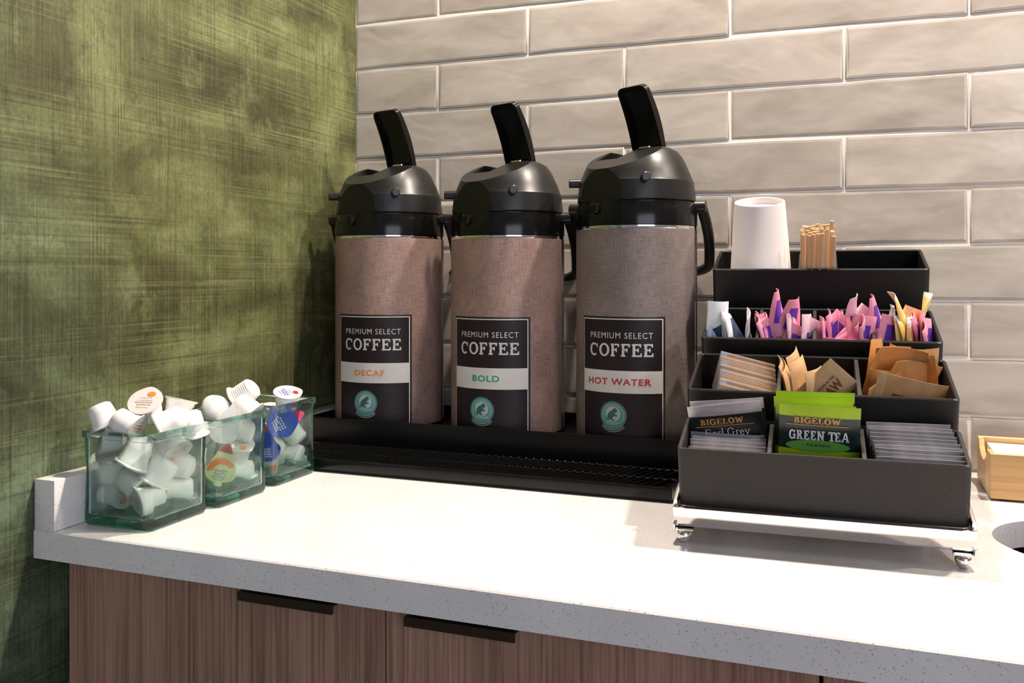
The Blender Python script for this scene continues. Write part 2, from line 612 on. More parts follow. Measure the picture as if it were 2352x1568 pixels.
def _d(xa, ya, xb, yb, t):
    return [[(xa, ya), (xa + t, ya), (xb + t, yb), (xb, yb)]]


def glyph(ch, t, h):
    """slab-serif glyph as quads; t stem, h serif thickness; returns quads, advance"""
    e = 0.07
    stem = lambda x: _r(x, 0, x + t, 1) + _r(x - e, 0, x + t + e, h) + _r(x - e, 1 - h, x + t + e, 1)
    if ch == 'C':
        return _ring(.36, .5, .36, .52, t, 48, 312, 22, h * 1.1) + _r(.60, .66, .60 + h * .8, .96), .78
    if ch == 'G':
        return _ring(.37, .5, .37, .52, t, 48, 318, 22, h * 1.1) + _r(.60, .68, .60 + h * .8, .96) + _r(.58, .04, .58 + t * .9, .46) + _r(.48, .40, .80, .40 + h), .86
    if ch == 'O':
        return _ring(.40, .5, .40, .52, t, 0, 360, 28, h * 1.1), .84
    if ch == 'F':
        return stem(.07) + _r(0, 1 - h, .62, 1) + _r(.62 - h * .8, .74, .62, 1) + _r(.07, .46, .46, .46 + h) + _r(.46 - h * .7, .36, .46, .67), .68
    if ch == 'E':
        return stem(.07) + _r(0, 1 - h, .64, 1) + _r(.64 - h * .8, .74, .64, 1) + _r(.07, .46, .48, .46 + h) + _r(.48 - h * .7, .36, .48, .67) + _r(0, 0, .68, h) + _r(.68 - h * .8, 0, .68, .28), .74
    if ch == 'B':
        return stem(.07) + _ring(.32, .74, .27, .26, t * .9, -90, 90, 12, h) + _ring(.34, .27, .31, .27, t * .9, -90, 90, 12, h) + _r(.1, 1 - h, .33, 1) + _r(.1, .48, .34, .48 + h) + _r(.1, 0, .34, h), .72
    if ch == 'I':
        return stem(.07), t + .18
    if ch == 'L':
        return stem(.07) + _r(0, 0, .60, h) + _r(.60 - h * .8, 0, .60, .30), .66
    if ch == 'W':
        return _d(.04, 1, .24, 0, t) + _d(.44, .9, .26, 0, t * .7) + _d(.44, .9, .62, 0, t) + _d(.88, 1, .66, 0, t * .7) + _r(-.04, 1 - h, .04 + t + e, 1) + _r(.78, 1 - h, 1.06, 1), 1.08
    if ch == 'R':
        return stem(.07) + _ring(.34, .73, .29, .27, t * .9, -90, 90, 12, h) + _r(.1, 1 - h, .34, 1) + _r(.1, .46, .34, .46 + h) + _d(.52, 0, .30, .48, t) + _r(.46, 0, .80, h), .82
    if ch == 'N':
        return stem(.07) + _r(.62, 0, .62 + t * .8, 1) + _d(.62, 0, .05, 1, t) + _r(.54, 1 - h, .62 + t + e, 1), .88
    if ch == 'T':
        return _r(.30, 0, .30 + t, 1) + _r(.20, 0, .40 + t, h) + _r(0, 1 - h, .60 + t, 1) + _r(0, .70, h * .8, 1) + _r(.60 + t - h * .8, .70, .60 + t, 1), .72
    if ch == 'A':
        return _d(.06, 0, .36, 1, t * .7) + _d(.68, 0, .36, 1, t) + _r(.2, .28, .66, .28 + h) + _r(-.04, 0, .26, h) + _r(.58, 0, .94, h), .92
    if ch == 'a':
        return _ring(.24, .22, .24, .24, t, 0, 360, 16, h) + _r(.42 - t * .5, 0, .42 + t * .5, .46) + _ring(.25, .44, .20, .20, t, 0, 150, 8, h), .54
    if ch == 'r':
        return _r(.08, 0, .08 + t, .62) + _r(0, 0, .16 + t, h) + _ring(.28, .40, .20, .22, t, 40, 160, 8, h), .44
    if ch == 'l':
        return _r(.08, 0, .08 + t, 1.04) + _r(0, 0, .16 + t, h), .26
    if ch == 'e':
        return _ring(.24, .30, .24, .32, t, 20, 330, 18, h) + _r(.05, .30, .46, .30 + h), .52
    if ch == 'y':
        return _d(.02, .62, .24, .0, t) + _d(.46, .62, .12, -.32, t * .6) + _r(-.04, .62 - h, .18, .62) + _r(.36, .62 - h, .58, .62), .56
    return [], .34


def serif(txt, height, width=None, t=.17, h=.115, gap=.05):
    v, f = [], []
    x = 0
    for ch in txt:
        q, adv = glyph(ch, t, h)
        for poly in q:
            n = len(v)
            v += [(px + x, py) for px, py in poly]
            f.append(tuple(range(n, n + len(poly))))
        x += adv + gap
    return fit2d(v, f, height, width)


def rect2d(x0, x1, y0, y1, nx=1, ny=1):
    v = [(x0 + (x1 - x0) * i / nx, y0 + (y1 - y0) * j / ny) for j in range(ny + 1) for i in range(nx + 1)]
    f = [(j * (nx + 1) + i, j * (nx + 1) + i + 1, (j + 1) * (nx + 1) + i + 1, (j + 1) * (nx + 1) + i) for j in range(ny) for i in range(nx)]
    return v, f


def join2d(*parts):
    v, f = [], []
    for (a, b) in parts:
        n = len(v)
        v += a
        f += [tuple(i + n for i in q) for q in b]
    return v, f


def shift2d(p, dx, dy, rot=0.0):
    return [(x * cos(rot) - y * sin(rot) + dx, x * sin(rot) + y * cos(rot) + dy) for x, y in p[0]], p[1]


def fan(pts):
    return list(pts), [tuple(range(len(pts)))]


# ------------------------------------------------------------------ the room
H, X1, P2, Z1 = 0.078, 0.1579, 0.1599, 0.7007
FLOOR_Z = -0.915
struct(obj('floor', [(-0.0, -4.5, FLOOR_Z), (3.2, -4.5, FLOOR_Z), (3.2, 0.1, FLOOR_Z), (-0.0, 0.1, FLOOR_Z)], [(0, 1, 2, 3)], M_FLOOR))
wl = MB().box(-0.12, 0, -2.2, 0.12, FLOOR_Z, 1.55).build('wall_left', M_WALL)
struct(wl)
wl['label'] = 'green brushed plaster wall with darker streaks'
wb = MB().box(0, 3.2, 0.0013, 0.12, FLOOR_Z, 1.55).build('wall_back', M_GROUT)
struct(wb)
wb['label'] = 'wall of long taupe glazed brick tiles with pale joints'


def tile_mesh(w, h, seed):
    """pillowed hand-made tile, origin at its lower left corner, face towards -y"""
    rnd = random.Random(seed)
    nx = 6 if w > 0.2 else 4
    g = 0.0010
    j = lambda a: rnd.uniform(-a, a)
    xs = [g + (w - 2 * g) * i / nx for i in range(nx + 1)]
    ring = []
    for i in range(nx + 1):
        ring.append((xs[i], g + j(.0009)))
    ring.append((w - g + j(.0005), h / 2))
    for i in reversed(range(nx + 1)):
        ring.append((xs[i], h - g + j(.0009)))
    ring.append((g + j(.0005), h / 2))
    n = len(ring)
    tx, ty = j(.0010), j(.0010)

    def lay(ins, d):
        out = []
        for x, z in ring:
            nxp = x + ins * (1 if x < w * .02 + g else (-1 if x > w * .98 - g else 0))
            nzp = z + ins * (1 if z < h * .3 else (-1 if z > h * .7 else 0))
            out.append((nxp, d + tx * (x / w - .5) + ty * (z / h - .5), nzp))
        return out
    v = lay(0, .0024) + lay(.0005, .0012) + lay(.0018, .0004) + lay(.0050, .0000)
    f = []
    for k in range(3):
        for i in range(n):
            q = (i + 1) % n
            f.append((k * n + i, k * n + q, (k + 1) * n + q, (k + 1) * n + i))
    b = 3 * n
    # top face in quads between lower and upper edge
    lo = [b + i for i in range(nx + 1)]
    up_ = [b + nx + 2 + i for i in range(nx + 1)][::-1]
    f.append((b + n - 1, lo[0], up_[0]))
    f.append((lo[nx], b + nx + 1, up_[nx]))
    for i in range(nx):
        f.append((lo[i], lo[i + 1], up_[i + 1], up_[i]))
    me = bpy.data.meshes.new('tile')
    me.from_pydata(v, [], f)
    me.materials.append(M_TILE)
    bm = bmesh.new()
    bm.from_mesh(me)
    bmesh.ops.recalc_face_normals(bm, faces=bm.faces)
    bm.to_mesh(me)
    bm.free()
    me.polygons.foreach_set('use_smooth', [q.normal.y > -.985 for q in me.polygons])
    return me


FULL = [tile_mesh(2 * P2, H, s) for s in range(6)]
HALF = [tile_mesh(X1, H, s + 20) for s in range(3)]
ZL = Z1 - 9 * H          # the lowest joint, level with the worktop
for r in range(19):
    z = ZL + (r) * H
    even = (8 - r) % 2 == 0      # rows whose first joint is one whole tile from the corner
    xs = []
    if even:
        xs.append((X1 + P2 - 2 * P2, FULL))
        x = X1 + P2
    else:
        xs.append((0.0, HALF))
        x = X1
    while x < 2.6:
        xs.append((x, FULL))
        x += 2 * P2
    for x, pool in xs:
        me = random.choice(pool)
        t = bpy.data.objects.new('tile', me)
        t.location = (x + (0.0 if pool is HALF else 0.0), 0.0, z)
        t.parent = wb
        COL.objects.link(t)

# ------------------------------------------------------------------ worktop with a round waste opening
HC, HR = (1.039, -0.322), 0.094
wt = MB()
n = 64
x0, x1, y0, y1, zt, zb = 0.0, 2.6, -0.659, -0.002, 0.0, -0.030
sq = []
hx0, hx1, hy0, hy1 = HC[0] - .13, HC[0] + .13, HC[1] - .13, HC[1] + .13
for i in range(n):
    a = 2 * pi * (i + .5) / n
    k = 1 / max(abs(cos(a)), abs(sin(a)))
    sq.append((HC[0] + .13 * k * cos(a), HC[1] + .13 * k * sin(a)))
ci = [(HC[0] + HR * cos(2 * pi * (i + .5) / n), HC[1] + HR * sin(2 * pi * (i + .5) / n)) for i in range(n)]
cb = [(HC[0] + (HR + .0015) * cos(2 * pi * (i + .5) / n), HC[1] + (HR + .0015) * sin(2 * pi * (i + .5) / n)) for i in range(n)]
v = [(p[0], p[1], zt) for p in sq] + [(p[0], p[1], zt) for p in cb] + [(p[0], p[1], zt - .0015) for p in ci] + \
    [(p[0], p[1], zb) for p in ci] + [(p[0], p[1], zb) for p in sq]
f = []
for k in range(4):
    for i in range(n):
        j = (i + 1) % n
        f.append((k * n + i, k * n + j, (k + 1) * n + j, (k + 1) * n + i))
wt.add(v, f)
cs = [(hx0, hy0), (hx1, hy0), (hx1, hy1), (hx0, hy1)]


def plate(xa, xb, ya, yb):
    for z, fl in ((zt, 0), (zb, 1)):
        q = [(xa, ya, z), (xb, ya, z), (xb, yb, z), (xa, yb, z)]
        wt.add(q, [(0, 1, 2, 3) if not fl else (3, 2, 1, 0)])


e = 0.0015
for (xa, xb, ya, yb) in ((x0, hx0, y0 + e, y1), (hx1, x1, y0 + e, y1), (hx0, hx1, y0 + e, hy0), (hx0, hx1, hy1, y1)):
    plate(xa, xb, ya, yb)
# little corner triangles left by the octagon-like square ring
for sx in (-1, 1):
    for sy in (-1, 1):
        c_ = (HC[0] + sx * .13, HC[1] + sy * .13)
        near = sorted(sq, key=lambda p: (p[0] - c_[0]) ** 2 + (p[1] - c_[1]) ** 2)[:2]
        for z in (zt, zb):
            wt.add([(c_[0], c_[1], z), (near[0][0], near[0][1], z), (near[1][0], near[1][1], z)], [(0, 1, 2)])
wt.add([(x0, y0, zb), (x1, y0, zb), (x1, y0, zt - e), (x0, y0, zt - e)], [(0, 1, 2, 3)])
wt.add([(x0, y0, zt - e), (x1, y0, zt - e), (x1, y0 + e, zt), (x0, y0 + e, zt)], [(0, 1, 2, 3)])
wt.add([(x0, y0, zb), (x1, y0, zb), (x1, y0 + e, zb), (x0, y0 + e, zb)], [(3, 2, 1, 0)])
wt.add([(x1, y0, zb), (x1, y1, zb), (x1, y1, zt), (x1, y0, zt)], [(0, 1, 2, 3)])
wt.add([(x0 + .001, y0, zb), (x0 + .001, y0, zt - e), (x0 + .001, y1, zt), (x0 + .001, y1, zb)], [(0, 1, 2, 3)])
worktop = wt.build('worktop', M_QUARTZ)
tag(worktop, 'speckled white quartz worktop with a round waste opening at right', 'countertop')
sp = MB().box(0.001, 0.0287, -0.659, -0.002, 0.0003, 0.0537).build('side_splash', M_QUARTZ, bevel=0.0012)
tag(sp, 'low speckled quartz upstand on the worktop along the green wall', 'upstand')

# ------------------------------------------------------------------ base cabinets
DY = -0.635


def cabinet(x0, x1, doors, label):
    c = empty('base_cabinet', (x0, DY, FLOOR_Z), label, 'cabinet')
    w = x1 - x0
    hgt = -0.0315 - FLOOR_Z
    b = MB()
    b.box(0.001, .018, .02, .60, .10, hgt)
    b.box(w - .018, w - .001, .02, .60, .10, hgt)
    b.box(.018, w - .018, .02, .60, .10, .118)
    b.box(.018, w - .018, .59, .60, .118, hgt)
    b.box(.018, w - .018, .02, .04, hgt - .02, hgt)
    b.build('carcass', M_CARCASS, c)
    MB().box(0.001, w - .001, .06, .075, 0.0005, .10).build('toe_kick', M_CARCASS, c)
    for (a, bb, h0) in doors:
        d = MB().box(a - x0, bb - x0, 0, .019, .105, hgt - .004).build('door', M_DOOR, c, bevel=.0008, seg=1)
        if h0 is not None:
            hb = MB()
            ax = h0 - x0
            zt_ = hgt - .004
            hb.add([(ax, -.022, zt_ + .0005), (ax + .105, -.022, zt_ + .0005), (ax + .105, .015, zt_ + .0005), (ax, .015, zt_ + .0005),
                    (ax, -.022, zt_ + .0025), (ax + .105, -.022, zt_ + .0025), (ax + .105, .015, zt_ + .0025), (ax, .015, zt_ + .0025)],
                   [(0, 3, 2, 1), (4, 5, 6, 7), (0, 1, 5, 4), (1, 2, 6, 5), (2, 3, 7, 6), (3, 0, 4, 7)])
            hb.box(ax, ax + .105, -.0245, -.0215, zt_ - .006, zt_ + .0025)
            hd = hb.build('edge_pull', M_BRONZE, d, bevel=.0005, seg=1)
            hd['label'] = 'dark bronze edge pull'
    return c


cabinet(0.0225, 0.787, [(0.0232, 0.4056, 0.2600), (0.4072, 0.7855, 0.4380)], 'brown oak base cabinet with two doors under the glass jars and coffee dispensers')
cabinet(0.788, 1.56, [(0.7885, 1.1720, None), (1.1735, 1.5595, None)], 'brown oak base cabinet under the condiment organizer, mostly cut off')
fl = MB().box(0.001, 0.0220, -0.600, -0.585, FLOOR_Z + .0005, -0.0315).build('filler_strip', M_CARCASS)
tag(fl, 'narrow dark filler strip between green wall and oak cabinet', 'filler')

# ------------------------------------------------------------------ drip tray
TX0, TX1 = 0.032, 0.611
tr = empty('drip_tray', (TX0, -0.314, 0.0005), 'long black drip tray with slotted grille under three coffee dispensers', 'tray')
TW = TX1 - TX0
b = MB()
b.box(.003, TW - .003, .004, .300, 0, .004)
b.build('base', M_TRAY, tr)
b = MB()
b.box(0, TW, 0, .006, .0035, .0175)
b.box(0, .005, .0061, .114, .0035, .0165)
b.box(TW - .005, TW, .0061, .114, .0035, .0165)
b.build('front_lip', M_GLOSS, tr, bevel=.0012)
b = MB()
b.box(0, TW, .114, .118, .004, .0530)
b.box(0, TW, .296, .300, .004, .0520)
b.box(0, .004, .1181, .2959, .004, .0525)
b.box(TW - .004, TW, .1181, .2959, .004, .0525)
b.build('riser', M_TRAY, tr, bevel=.0010)
MB().box(.004, TW - .004, .118, .296, .030, .0365).build('riser_floor', M_TRAY, tr)
gz = .0150
MB().box(.005, TW - .005, .057, .060, gz - .004, gz).build('grille_rail', M_TRAY, tr, bevel=.0008, seg=1)
MB().box(.005, TW - .005, .0062, .009, gz - .004, gz).build('grille_rail', M_TRAY, tr, bevel=.0008, seg=1)
MB().box(.005, TW - .005, .111, .1138, gz - .004, gz).build('grille_rail', M_TRAY, tr, bevel=.0008, seg=1)
MB().box(.005, TW - .005, .0062, .1138, .0041, .0062).build('catch_pan', M_GLOSS, tr)
pitch = .0112
sw = .0042
slm = {}
for row, (ya, yb) in enumerate(((.009, .057), (.060, .111))):
    lean = .020
    k = MB().add([(0, ya, gz - .004), (sw, ya, gz - .004), (sw + lean, yb, gz - .004), (lean, yb, gz - .004),
                  (0.0006, ya, gz + .0006), (sw - .0006, ya, gz + .0006), (sw + lean - .0006, yb, gz + .0006), (lean + .0006, yb, gz + .0006)],
                 [(0, 3, 2, 1), (4, 5, 6, 7), (0, 1, 5, 4), (1, 2, 6, 5), (2, 3, 7, 6), (3, 0, 4, 7)])
    # rounded stud added at the slat end to catch light as a dot
    k.lathe([(.0019, gz + .0004), (.0019, gz + .0012), (.0012, gz + .0018)], 8, (lean + sw / 2, yb - .001))
    first = None
    cnt = int((TW - .012 - lean - sw) / pitch)
    for i in range(cnt + 1):
        if first is None:
            first = k.build('slat', M_GLOSS, tr)
            o = first
        else:
            o = first.copy()
            COL.objects.link(o)
        o.location = (.006 + i * pitch + row * .004, 0, 0)

# ------------------------------------------------------------------ airpots
R = 0.085


def cyl_map(a0, rad):
    """flat label coordinates -> cylinder facing -y turned by a0"""
    def fn(x, z):
        a = a0 + x / R
        return (rad * sin(a), -rad * cos(a), z)
    return fn


def on_cyl(name, p2, mat, parent, a0, rad, zc):
    fn = cyl_map(a0, rad)
    return obj(name, [fn(x, y + zc) for x, y in p2[0]], p2[1], mat, parent)


def seal2d():
    """round certification seal: toothed rim, pale disc, frog silhouette, two arcs below"""
    teal, pale, dark = [], [], []
    pts = []
    for i in range(72):
        a = 2 * pi * i / 72
        r = .0176 if i % 2 == 0 else .0155
        pts.append((r * cos(a), r * sin(a)))
    teal.append(fan(pts))
    pale.append(fan([(.0094 * cos(2 * pi * i / 28), .0015 + .0094 * sin(2 * pi * i / 28)) for i in range(28)]))
    for i in range(26):                       # ring of lettering marks
        a = radians(-28 + i * 236 / 25)
        w = .0004
        q = [(-w, -.0011), (w, -.0011), (w, .0011), (-w, .0011)]
        pale.append(fan([((.0127) * cos(a) + x * sin(a) * -1 + y * cos(a), .0127 * sin(a) + x * cos(a) + y * sin(a)) for x, y in q]))
    for i in range(9):                        # word across the foot of the seal
        x = -.0084 + i * .0021
        pale.append(fan([(x, -.0112 + abs(i - 4) * .0004), (x + .0012, -.0112 + abs(i - 4) * .0004), (x + .0012, -.0086 + abs(i - 4) * .0004), (x, -.0086 + abs(i - 4) * .0004)]))
    for rr in (.0178, .0200):
        for i in range(10):
            a, b2 = radians(222 + i * 9.6), radians(222 + (i + .85) * 9.6)
            pale.append(fan([(rr * cos(a), rr * sin(a)), (rr * cos(b2), rr * sin(b2)), ((rr - .0009) * cos(b2), (rr - .0009) * sin(b2)), ((rr - .0009) * cos(a), (rr - .0009) * sin(a))]))
    frog = [(-.0075, -.0030), (-.0066, .0012), (-.0040, .0046), (-.0012, .0060), (.0012, .0084), (.0036, .0088), (.0052, .0072), (.0058, .0050),
            (.0040, .0034), (.0022, .0022), (.0040, .0008), (.0058, .0002), (.0060, -.0010), (.0036, -.0008), (.0012, -.0012), (-.0004, -.0030),
            (.0004, -.0048), (.0024, -.0058), (.0020, -.0068), (-.0010, -.0064), (-.0030, -.0050), (-.0048, -.0056), (-.0066, -.0050)]
    dark.append(fan(frog))
    return join2d(*teal), join2d(*pale), join2d(*dark)


def cut_wrap(p2, step=.006):
    """split long pieces so that they follow the curve"""
    me = bpy.data.meshes.new('t')
    me.from_pydata([(x, y, 0) for x, y in p2[0]], [], p2[1])
    bm = bmesh.new()
    bm.from_mesh(me)
    xs = [v_.co.x for v_ in bm.verts]
    x = math.floor(min(xs) / step) * step
    while x < max(xs):
        bmesh.ops.bisect_plane(bm, geom=bm.verts[:] + bm.edges[:] + bm.faces[:], plane_co=(x, 0, 0), plane_no=(1, 0, 0))
        x += step
    bmesh.ops.triangulate(bm, faces=[f_ for f_ in bm.faces if len(f_.verts) > 4])
    bm.verts.index_update()
    v = [(q.co.x, q.co.y) for q in bm.verts]
    f = [tuple(q.index for q in fc.verts) for fc in bm.faces]
    bm.free()
    bpy.data.meshes.remove(me)
    return v, f


DOME = [(.985, .0), (1.0, .0015), (.985, .014), (.966, .0275), (.950, .0300), (.905, .0405), (.856, .0500), (.79, .0615), (.71, .0705), (.62, .0752), (.5, .0770), (.3, .0778), (.0, .0780)]


def lid_mesh(name, zl, P, parent):
    """revolved dome, then cut: flat front panel, sloping front, pocket beside the lever"""
    n_ = 72
    rl = R - .0015
    v, f = [], []
    for q, h in DOME[:-1]:
        for i in range(n_):
            a = 2 * pi * i / n_
            v.append((rl * q * cos(a), rl * q * sin(a), h))
    v.append((0, 0, DOME[-1][1]))
    k = len(DOME) - 1
    for r_ in range(k - 1):
        for i in range(n_):
            j = (i + 1) % n_
            f.append((r_ * n_ + i, r_ * n_ + j, (r_ + 1) * n_ + j, (r_ + 1) * n_ + i))
    for i in range(n_):
        f.append(((k - 1) * n_ + i, (k - 1) * n_ + (i + 1) % n_, k * n_))
    f.append(tuple(reversed(range(n_))))
    me = bpy.data.meshes.new('t')
    me.from_pydata(v, [], f)
    bm = bmesh.new()
    bm.from_mesh(me)
    sl = .46
    for co, no in (((.865 * R, 0, 0), (1, 0, 0)), ((.865 * R, 0, .0440), Vector((sl, 0, 1)).normalized())):
        g = bmesh.ops.bisect_plane(bm, geom=bm.verts[:] + bm.edges[:] + bm.faces[:], plane_co=co, plane_no=no, clear_outer=True)
        ed = [e_ for e_ in g['geom_cut'] if isinstance(e_, bmesh.types.BMEdge)]
        bmesh.ops.contextual_create(bm, geom=ed)
    bmesh.ops.recalc_face_normals(bm, faces=bm.faces)
    bm.to_mesh(me)
    bm.free()
    to = bpy.data.objects.new('lid_tmp', me)
    COL.objects.link(to)
    cu = MB().add([(-.030, -.043, .052), (.034, -.043, .056), (.034, -.006, .056), (-.030, .010, .052),
                   (-.030, -.047, .095), (.040, -.047, .095), (.040, -.004, .095), (-.030, .012, .095)],
                  [(0, 3, 2, 1), (4, 5, 6, 7), (0, 1, 5, 4), (1, 2, 6, 5), (2, 3, 7, 6), (3, 0, 4, 7)]).build('cut_tmp', M_LID)
    md = to.modifiers.new('b', 'BOOLEAN')
    md.operation = 'DIFFERENCE'
    md.solver = 'EXACT'
    md.object = cu
    bpy.context.view_layer.update()
    m2 = bpy.data.meshes.new_from_object(to.evaluated_get(bpy.context.evaluated_depsgraph_get()))
    v = [P(q.co.x, q.co.y, q.co.z + zl) for q in m2.vertices]
    f = [tuple(q.vertices) for q in m2.polygons]
    for o_ in (to, cu):
        bpy.data.objects.remove(o_)
    bpy.data.meshes.remove(m2)
    o = fixn(obj(name, v, f, M_LID, parent, True, None))
    o.data.set_sharp_from_angle(angle=radians(17))
    return o


def sstep(a, b2, x):
    t = max(0, min(1, (x - a) / (b2 - a)))
    return t * t * (3 - 2 * t)


def airpot(x, y, body_top, label_deg, nose_deg, sleeve_end, sleeve_mat, word, ink, word_w, label, bail_deg, dz=0.0, lever_lean=23):
    ZB = 0.0375
    root = empty('airpot', (x, y, ZB), label, 'coffee dispenser', 'coffee airpots in a row on the drip tray')
    bt = body_top - ZB
    # steel body, dark base ring
    MB().lathe([(R - .006, 0), (R - .0025, .0015), (R - .0018, .006)], 64).build('base_ring', M_LID, root, True)
    MB().lathe([(R - .0012, .004), (R - .0012, bt - .004), (R - .0012, bt)], 72, cap=True).build('body', M_STEEL, root, True)
    # printed sleeve, open at the back
    a_end, a_beg = radians(sleeve_end), radians(sleeve_end - 345)
    nn = 84
    v, f = [], []
    z0, z1 = .0035, bt - .0045
    for i in range(nn + 1):
        a = a_beg + (a_end - a_beg) * i / nn
        for rr in (R, R - .0009):
            for zz in (z0, z1):
                v.append((rr * sin(a), -rr * cos(a), zz))
    for i in range(nn):
        p, q = i * 4, (i + 1) * 4
        f += [(p, q, q + 1, p + 1), (p + 2, p + 3, q + 3, q + 2), (p + 1, q + 1, q + 3, p + 3), (p, p + 2, q + 2, q)]
    f += [(0, 1, 3, 2), (nn * 4, nn * 4 + 2, nn * 4 + 3, nn * 4 + 1)]
    sl = obj('sleeve', v, f, sleeve_mat, root, True, 40)
    uvl = sl.data.uv_layers.new(name='uv')
    for lp in sl.data.loops:
        i = lp.vertex_index
        uvl.data[lp.index].uv = ((a_beg + (a_end - a_beg) * (i // 4) / nn) * R, v[i][2])
    # label
    la = radians(label_deg)
    LW = .0625
    lt = .2105 - ZB + dz
    lab = on_cyl('label', rect2d(-LW, LW, .001, lt - .002, 24, 1), M_LABELEDGE, root, la, R + .00025, .0)
    on_cyl('label_panel', rect2d(-LW + .0018, LW - .0028, .0012, lt - .0042, 24, 1), M_LABEL, lab, la, R + .00045, 0)
    bd = join2d(rect2d(-LW + .0022, -LW + .0034, .0012, lt - .0045), rect2d(LW - .0046, LW - .0030, .0012, lt - .0045), rect2d(-LW + .0022, LW - .0030, lt - .0060, lt - .0045, 20, 1))
    on_cyl('label_border', bd, M_PRINT, lab, la, R + .0006, 0)
    zz = lambda w: w - ZB + dz
    on_cyl('lettering', bfont('PREMIUM SELECT', .0080, .090, .0, 1.16), M_PRINT, lab, la, R + .0008, zz(.1835))
    on_cyl('lettering', cut_wrap(serif('COFFEE', .0178, .0915, .17, .13)), M_PRINT, lab, la, R + .0008, zz(.1640))
    on_cyl('flavour_strip', rect2d(-LW + .0030, LW - .0040, -.0150, .0150, 24, 1), M_STRIP, lab, la, R + .0010, zz(.1215))
    on_cyl('lettering', bfont(word, .0090, word_w, .02, 1.1), ink, lab, la - .03, R + .0014, zz(.1215))
    t_, p_, d_ = seal2d()
    for k, (pp, mm) in enumerate(((t_, M_TEAL), (p_, M_SEALPALE), (d_, M_SEALDARK))):
        on_cyl('certification_seal', cut_wrap(([(a_ * 1.12, b_ * 1.12) for a_, b_ in pp[0]], pp[1])), mm, lab, la - .10, R + .0007 + .0003 * k, zz(.0765))
    # bright ring, collar
    MB().lathe([(R - .0005, bt - .0045), (R - .0003, bt - .004), (R - .0003, bt), (R - .002, bt + .001)], 72).build('steel_ring', M_CHROME, root, True)
    MB().lathe([(R - .002, bt), (R + .0004, bt + .001), (R + .0004, bt + .022), (R - .0012, bt + .026), (R - .0020, bt + .0335), (R - .006, bt + .0345)], 72).build('collar', M_GLOSS, root, True)
    # pump lid: dome with a flat front panel, a sloping front and a pocket for the lever
    na = radians(nose_deg)
    ux, uy = sin(na), -cos(na)
    vx, vy = cos(na), sin(na)
    zl = bt + .0345
    P = lambda u_, v_, z: (ux * u_ + vx * v_, uy * u_ + vy * v_, z)
    lid_mesh('pump_lid', zl, P, root)
    # two side pins and the pouring nozzle under the nose
    for sg in (-1, 1):
        aa = sg * radians(48)
        c0, s0 = cos(aa), sin(aa)
        zc = zl + .029
        MB().tube([P(.076 * c0, .076 * s0, zc), P(.0955 * c0, .0955 * s0, zc)], circ(.0062, 14)).build('pin', M_LID, root, bevel=.001, seg=1)
    MB().tube([P(.078, 0, bt + .0245), P(.0905, 0, bt + .0225)], circ(.0075, 14)).build('nozzle', M_GLOSS, root, bevel=.001, seg=1)
    # lever standing open, hollow side to the front
    le = MB()
    st = []
    L, w0 = .098, .0545
    ln = radians(lever_lean)
    base = (-.026, zl + .0735)
    TT = [0, .1, .2, .3, .4, .5, .6, .7, .8, .88, .91, .935, .955, .97, .982, .991, .997, 1.0]
    SEG = len(TT) - 1
    rows = []
    for i in range(SEG + 1):
        t = TT[i]
        s_ = L * t
        bend = .003 * sin(pi * t)
        cu_, cz_ = base[0] + s_ * sin(ln) - bend * cos(ln) + .002 * t * t, base[1] + s_ * cos(ln) + bend * sin(ln)
        w = w0 * (1 - .05 * t)
        if t > .89:
            w = w - 2 * .0105 * (1 - sqrt(max(0, 1 - ((t - .89) / .11) ** 2)))
        d = .0085 + .0025 * sin(pi * min(1, t * 1.1))
        wall = .0032
        fx, fz = cos(ln), -sin(ln)
        dd = wall if t > .965 else d - .0030
        sec = [(-w / 2, 0), (-w / 2, d), (w / 2, d), (w / 2, 0), (w / 2 - wall, 0), (w / 2 - wall, dd if t <= .965 else .0005), (-w / 2 + wall, dd if t <= .965 else .0005), (-w / 2 + wall, 0)]
        rows.append([P(cu_ - fx * dp, vv, cz_ - fz * dp) for vv, dp in sec])
    v = [p for r_ in rows for p in r_]
    f = []
    for i in range(SEG):
        for j in range(8):
            q = (j + 1) % 8
            f.append((i * 8 + j, i * 8 + q, (i + 1) * 8 + q, (i + 1) * 8 + j))
    f.append((0, 1, 2, 3, 4, 5, 6, 7))
    f.append(tuple(reversed(range(SEG * 8, SEG * 8 + 8))))
    le.add(v, f)
    lever = le.build('pump_lever', M_GLOSS, root, smooth=True, sharp=30)
    hg = MB()
    zz_ = zl + .0750
    for (a_, b_, c_, d_, e_, g_, mi) in ((-.023, -.017, -.010, .010, zz_, zz_ + .0085, 0),):
        hg.add([P(a_, c_, e_), P(b_, c_, e_), P(b_, d_, e_), P(a_, d_, e_), P(a_, c_, g_), P(b_, c_, g_), P(b_, d_, g_), P(a_, d_, g_)],
               [(0, 3, 2, 1), (4, 5, 6, 7), (0, 1, 5, 4), (1, 2, 6, 5), (2, 3, 7, 6), (3, 0, 4, 7)])
    hg.build('hinge', M_CHROME, root, bevel=.001, seg=1)
    # carrying handle resting against the back
    zp = bt + .0275
    ba = radians(bail_deg)
    P = lambda u_, v_, z: (sin(ba) * u_ + cos(ba) * v_, -cos(ba) * u_ + sin(ba) * v_, z)
    pts = []
    AX = R + .0065
    for i in range(5):
        t = i / 4
        pts.append((-.004 - .072 * t, AX + .004 * sin(pi * t), zp - .074 * t))
    arm_end = pts[-1]
    for i in range(1, 6):
        t = i / 5
        a = pi / 2 * t
        pts.append((arm_end[0] - .022 * sin(a), arm_end[1] - .030 * (1 - cos(a)), arm_end[2] - .016 * sin(a)))
